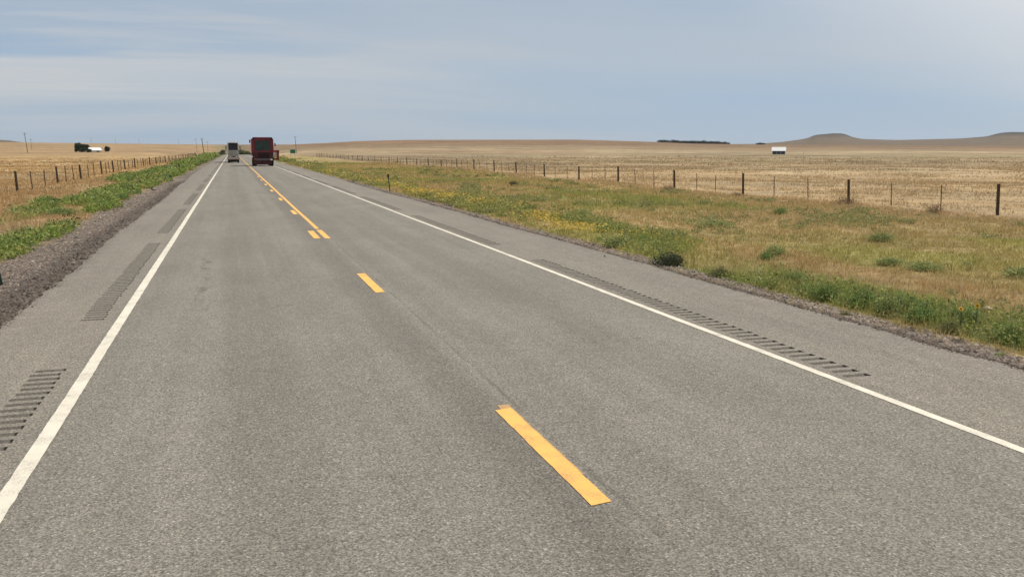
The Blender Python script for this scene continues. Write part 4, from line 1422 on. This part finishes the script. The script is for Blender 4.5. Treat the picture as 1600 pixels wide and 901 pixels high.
def white_truck():
    e = empty('truck', (0.30, 168.5, 0.0), 'white cabbed truck with dark windscreen coming on in the left lane', 'truck', 'trucks on the road')
    W = 2.05
    e.scale = (0.88, 1, 0.99)
    MB().box((0, 1.6, 2.35), (W, 2.4, 1.9), 0.14).build('cab', M['white_body'], e)
    fa = MB()
    fa.box((0, 1.4, 3.55), (W - 0.15, 2.0, 0.42), 0.19)
    fa.build('roof_fairing', M['roof_white'], e)
    ws = MB().box((0.02, 0.36, 2.85), (1.78, 0.14, 1.25), 0.06).build('windscreen', M['dark_glass'], e)
    MB().box((0, 0.28, 2.85), (0.05, 0.05, 1.0)).build('divider', M['black'], ws)
    MB().box((0, 0.25, 3.42), (1.9, 0.35, 0.14), 0.03).build('sun_visor', M['dark_glass'], e)
    hd = MB().box((0, -0.05, 1.62), (1.4, 1.1, 0.95), 0.14).build('bonnet', M['cream_body'], e)
    gr = MB()
    for k in range(9):
        gr.box((-0.52 + k * 0.13, -0.62, 1.6), (0.05, 0.04, 0.85))
    gr.build('grille', M['chrome'], hd)
    MB().box((0, -0.6, 2.15), (0.9, 0.05, 0.08)).build('grille_trim', M['chrome'], hd)
    for sx_ in (-1, 1):
        MB().box((sx_ * 0.86, 0.0, 1.22), (0.40, 1.2, 0.5), 0.12).build('fender', M['tan_body'], e)
        MB().box((sx_ * 0.95, -0.61, 1.25), (0.30, 0.06, 0.2), 0.03).build('headlight', M['lamp'], e)
        m_ = MB().box((sx_ * 1.36, 0.55, 2.6), (0.16, 0.12, 0.75), 0.03).build('mirror', M['black'], e)
        MB().cyl((sx_ * 1.1, 0.6, 2.85), (sx_ * 1.34, 0.56, 2.85), 0.025, 0.025, 5).build('mirror_arm', M['chrome'], m_)
        MB().cyl((sx_ * 0.98, 2.95, 0.9), (sx_ * 0.98, 2.95, 3.7), 0.07, 0.07, 8).build('exhaust_stack', M['chrome'], e)
        for yy in (0.15, 4.2, 5.5):
            wheel(e, sx_ * 0.92, yy, 0.5, 0.36)
    MB().box((0, -0.72, 0.78), (2.45, 0.3, 0.42), 0.08).build('bumper', M['tan_body'], e)
    MB().box((0, -0.6, 0.38), (2.2, 0.36, 0.44), 0.05).build('air_dam', M['black'], e)
    MB().box((0, 3.6, 0.95), (0.9, 6.0, 0.25), 0.04).build('chassis', M['black'], e)
    MB().box((0, 9.2, 2.2), (1.95, 10.5, 2.1), 0.08).build('trailer', M['grey_body'], e)
    for sx_ in (-1, 1):
        for yy in (11.2, 12.5):
            wheel(e, sx_ * 0.92, yy, 0.5, 0.36)
    return e


red_truck()
white_truck()


# ------------------------------------------------------------------ small things lying about
def scrap(x, y, L, label):
    z = gz(x, y)
    bm = bmesh.new()
    n = 9
    rows = []
    for i in range(n):
        t = i / (n - 1)
        a = t * 2.2
        px, pz = math.sin(a) * L * 0.5, (1 - math.cos(a)) * L * 0.18
        w = 0.14 * (1 - 0.5 * abs(2 * t - 1)) * random.uniform(0.8, 1.2)
        rows.append([bm.verts.new((px, -w, pz)), bm.verts.new((px, w, pz)), bm.verts.new((px, w, pz + 0.03)), bm.verts.new((px, -w, pz + 0.03))])
    for a, b in zip(rows[:-1], rows[1:]):
        for k in range(4):
            bm.faces.new([a[k], a[(k + 1) % 4], b[(k + 1) % 4], b[k]])
    bm.faces.new(rows[0]); bm.faces.new(rows[-1][::-1])
    me = bpy.data.meshes.new('tyre_scrap'); bm.to_mesh(me); bm.free(); me.materials.append(M['black'])
    o = bpy.data.objects.new('tyre_scrap', me); COL.objects.link(o)
    o.location = (x, y, z + 0.01); o.rotation_euler = (0, 0, random.uniform(0, 3))
    return tag(o, label, 'scrap', 'black scraps on the left gravel')


scrap(-4.3, 74.5, 0.9, 'larger black scrap curled on the left gravel by the green weeds')
scrap(-4.9, 80.0, 0.7, 'farther small black scrap at the edge of the left weeds')
scrap(-4.3, 56.9, 0.6, 'nearest small black scrap on the left gravel')


def rock(x, y, s, mat, label, seed, zoff=0.0):
    bm = bmesh.new()
    bmesh.ops.create_icosphere(bm, subdivisions=3, radius=1.0)
    rg = np.random.default_rng(seed)
    ph = rg.uniform(0, 6, 6)
    for v in bm.verts:
        d = 1 + 0.18 * math.sin(3 * v.co.x + ph[0]) * math.cos(2.6 * v.co.y + ph[1]) + 0.12 * math.sin(5 * v.co.z + ph[2] + 3 * v.co.x)
        v.co = Vector((v.co.x * s * d * 1.3, v.co.y * s * d, v.co.z * s * d * 0.6))
    me = bpy.data.meshes.new('rock'); bm.to_mesh(me); bm.free(); me.materials.append(mat)
    o = bpy.data.objects.new('rock', me); COL.objects.link(o)
    o.location = (x, y, gz(x, y) + zoff); o.rotation_euler = (0, 0, ph[3])
    return tag(o, label, 'rock')


M['dark_rock'] = mat_plain('dark_rock', (0.035, 0.028, 0.026), 0.9, 0, 0.3, 12, 0.2, 0.4)
M['pale_rock'] = mat_plain('pale_rock', (0.50, 0.40, 0.29), 0.9, 0, 0.2, 12, 0.2, 0.4)
rock(8.45, 12.35, 0.045, M['dark_rock'], 'small dark rock on the gravel before the far end of the bush row', 4)
rock(8.2, 10.9, 0.02, M['dark_rock'], 'dark pebble sized rock on the gravel by the pavement edge', 9)
rock(10.6, 10.4, 0.05, M['pale_rock'], 'pale flat rock in the grass behind the two sunflowers', 14, 0.05)
rock(7.0, 9.75, 0.022, M['dark_rock'], 'tiny dark rock lying on the right shoulder beside the rumble strip', 19, 0.05)
rock(7.65, 17.9, 0.02, M['dark_rock'], 'tiny dark rock on the far right shoulder before the dark shrub', 23, 0.05)
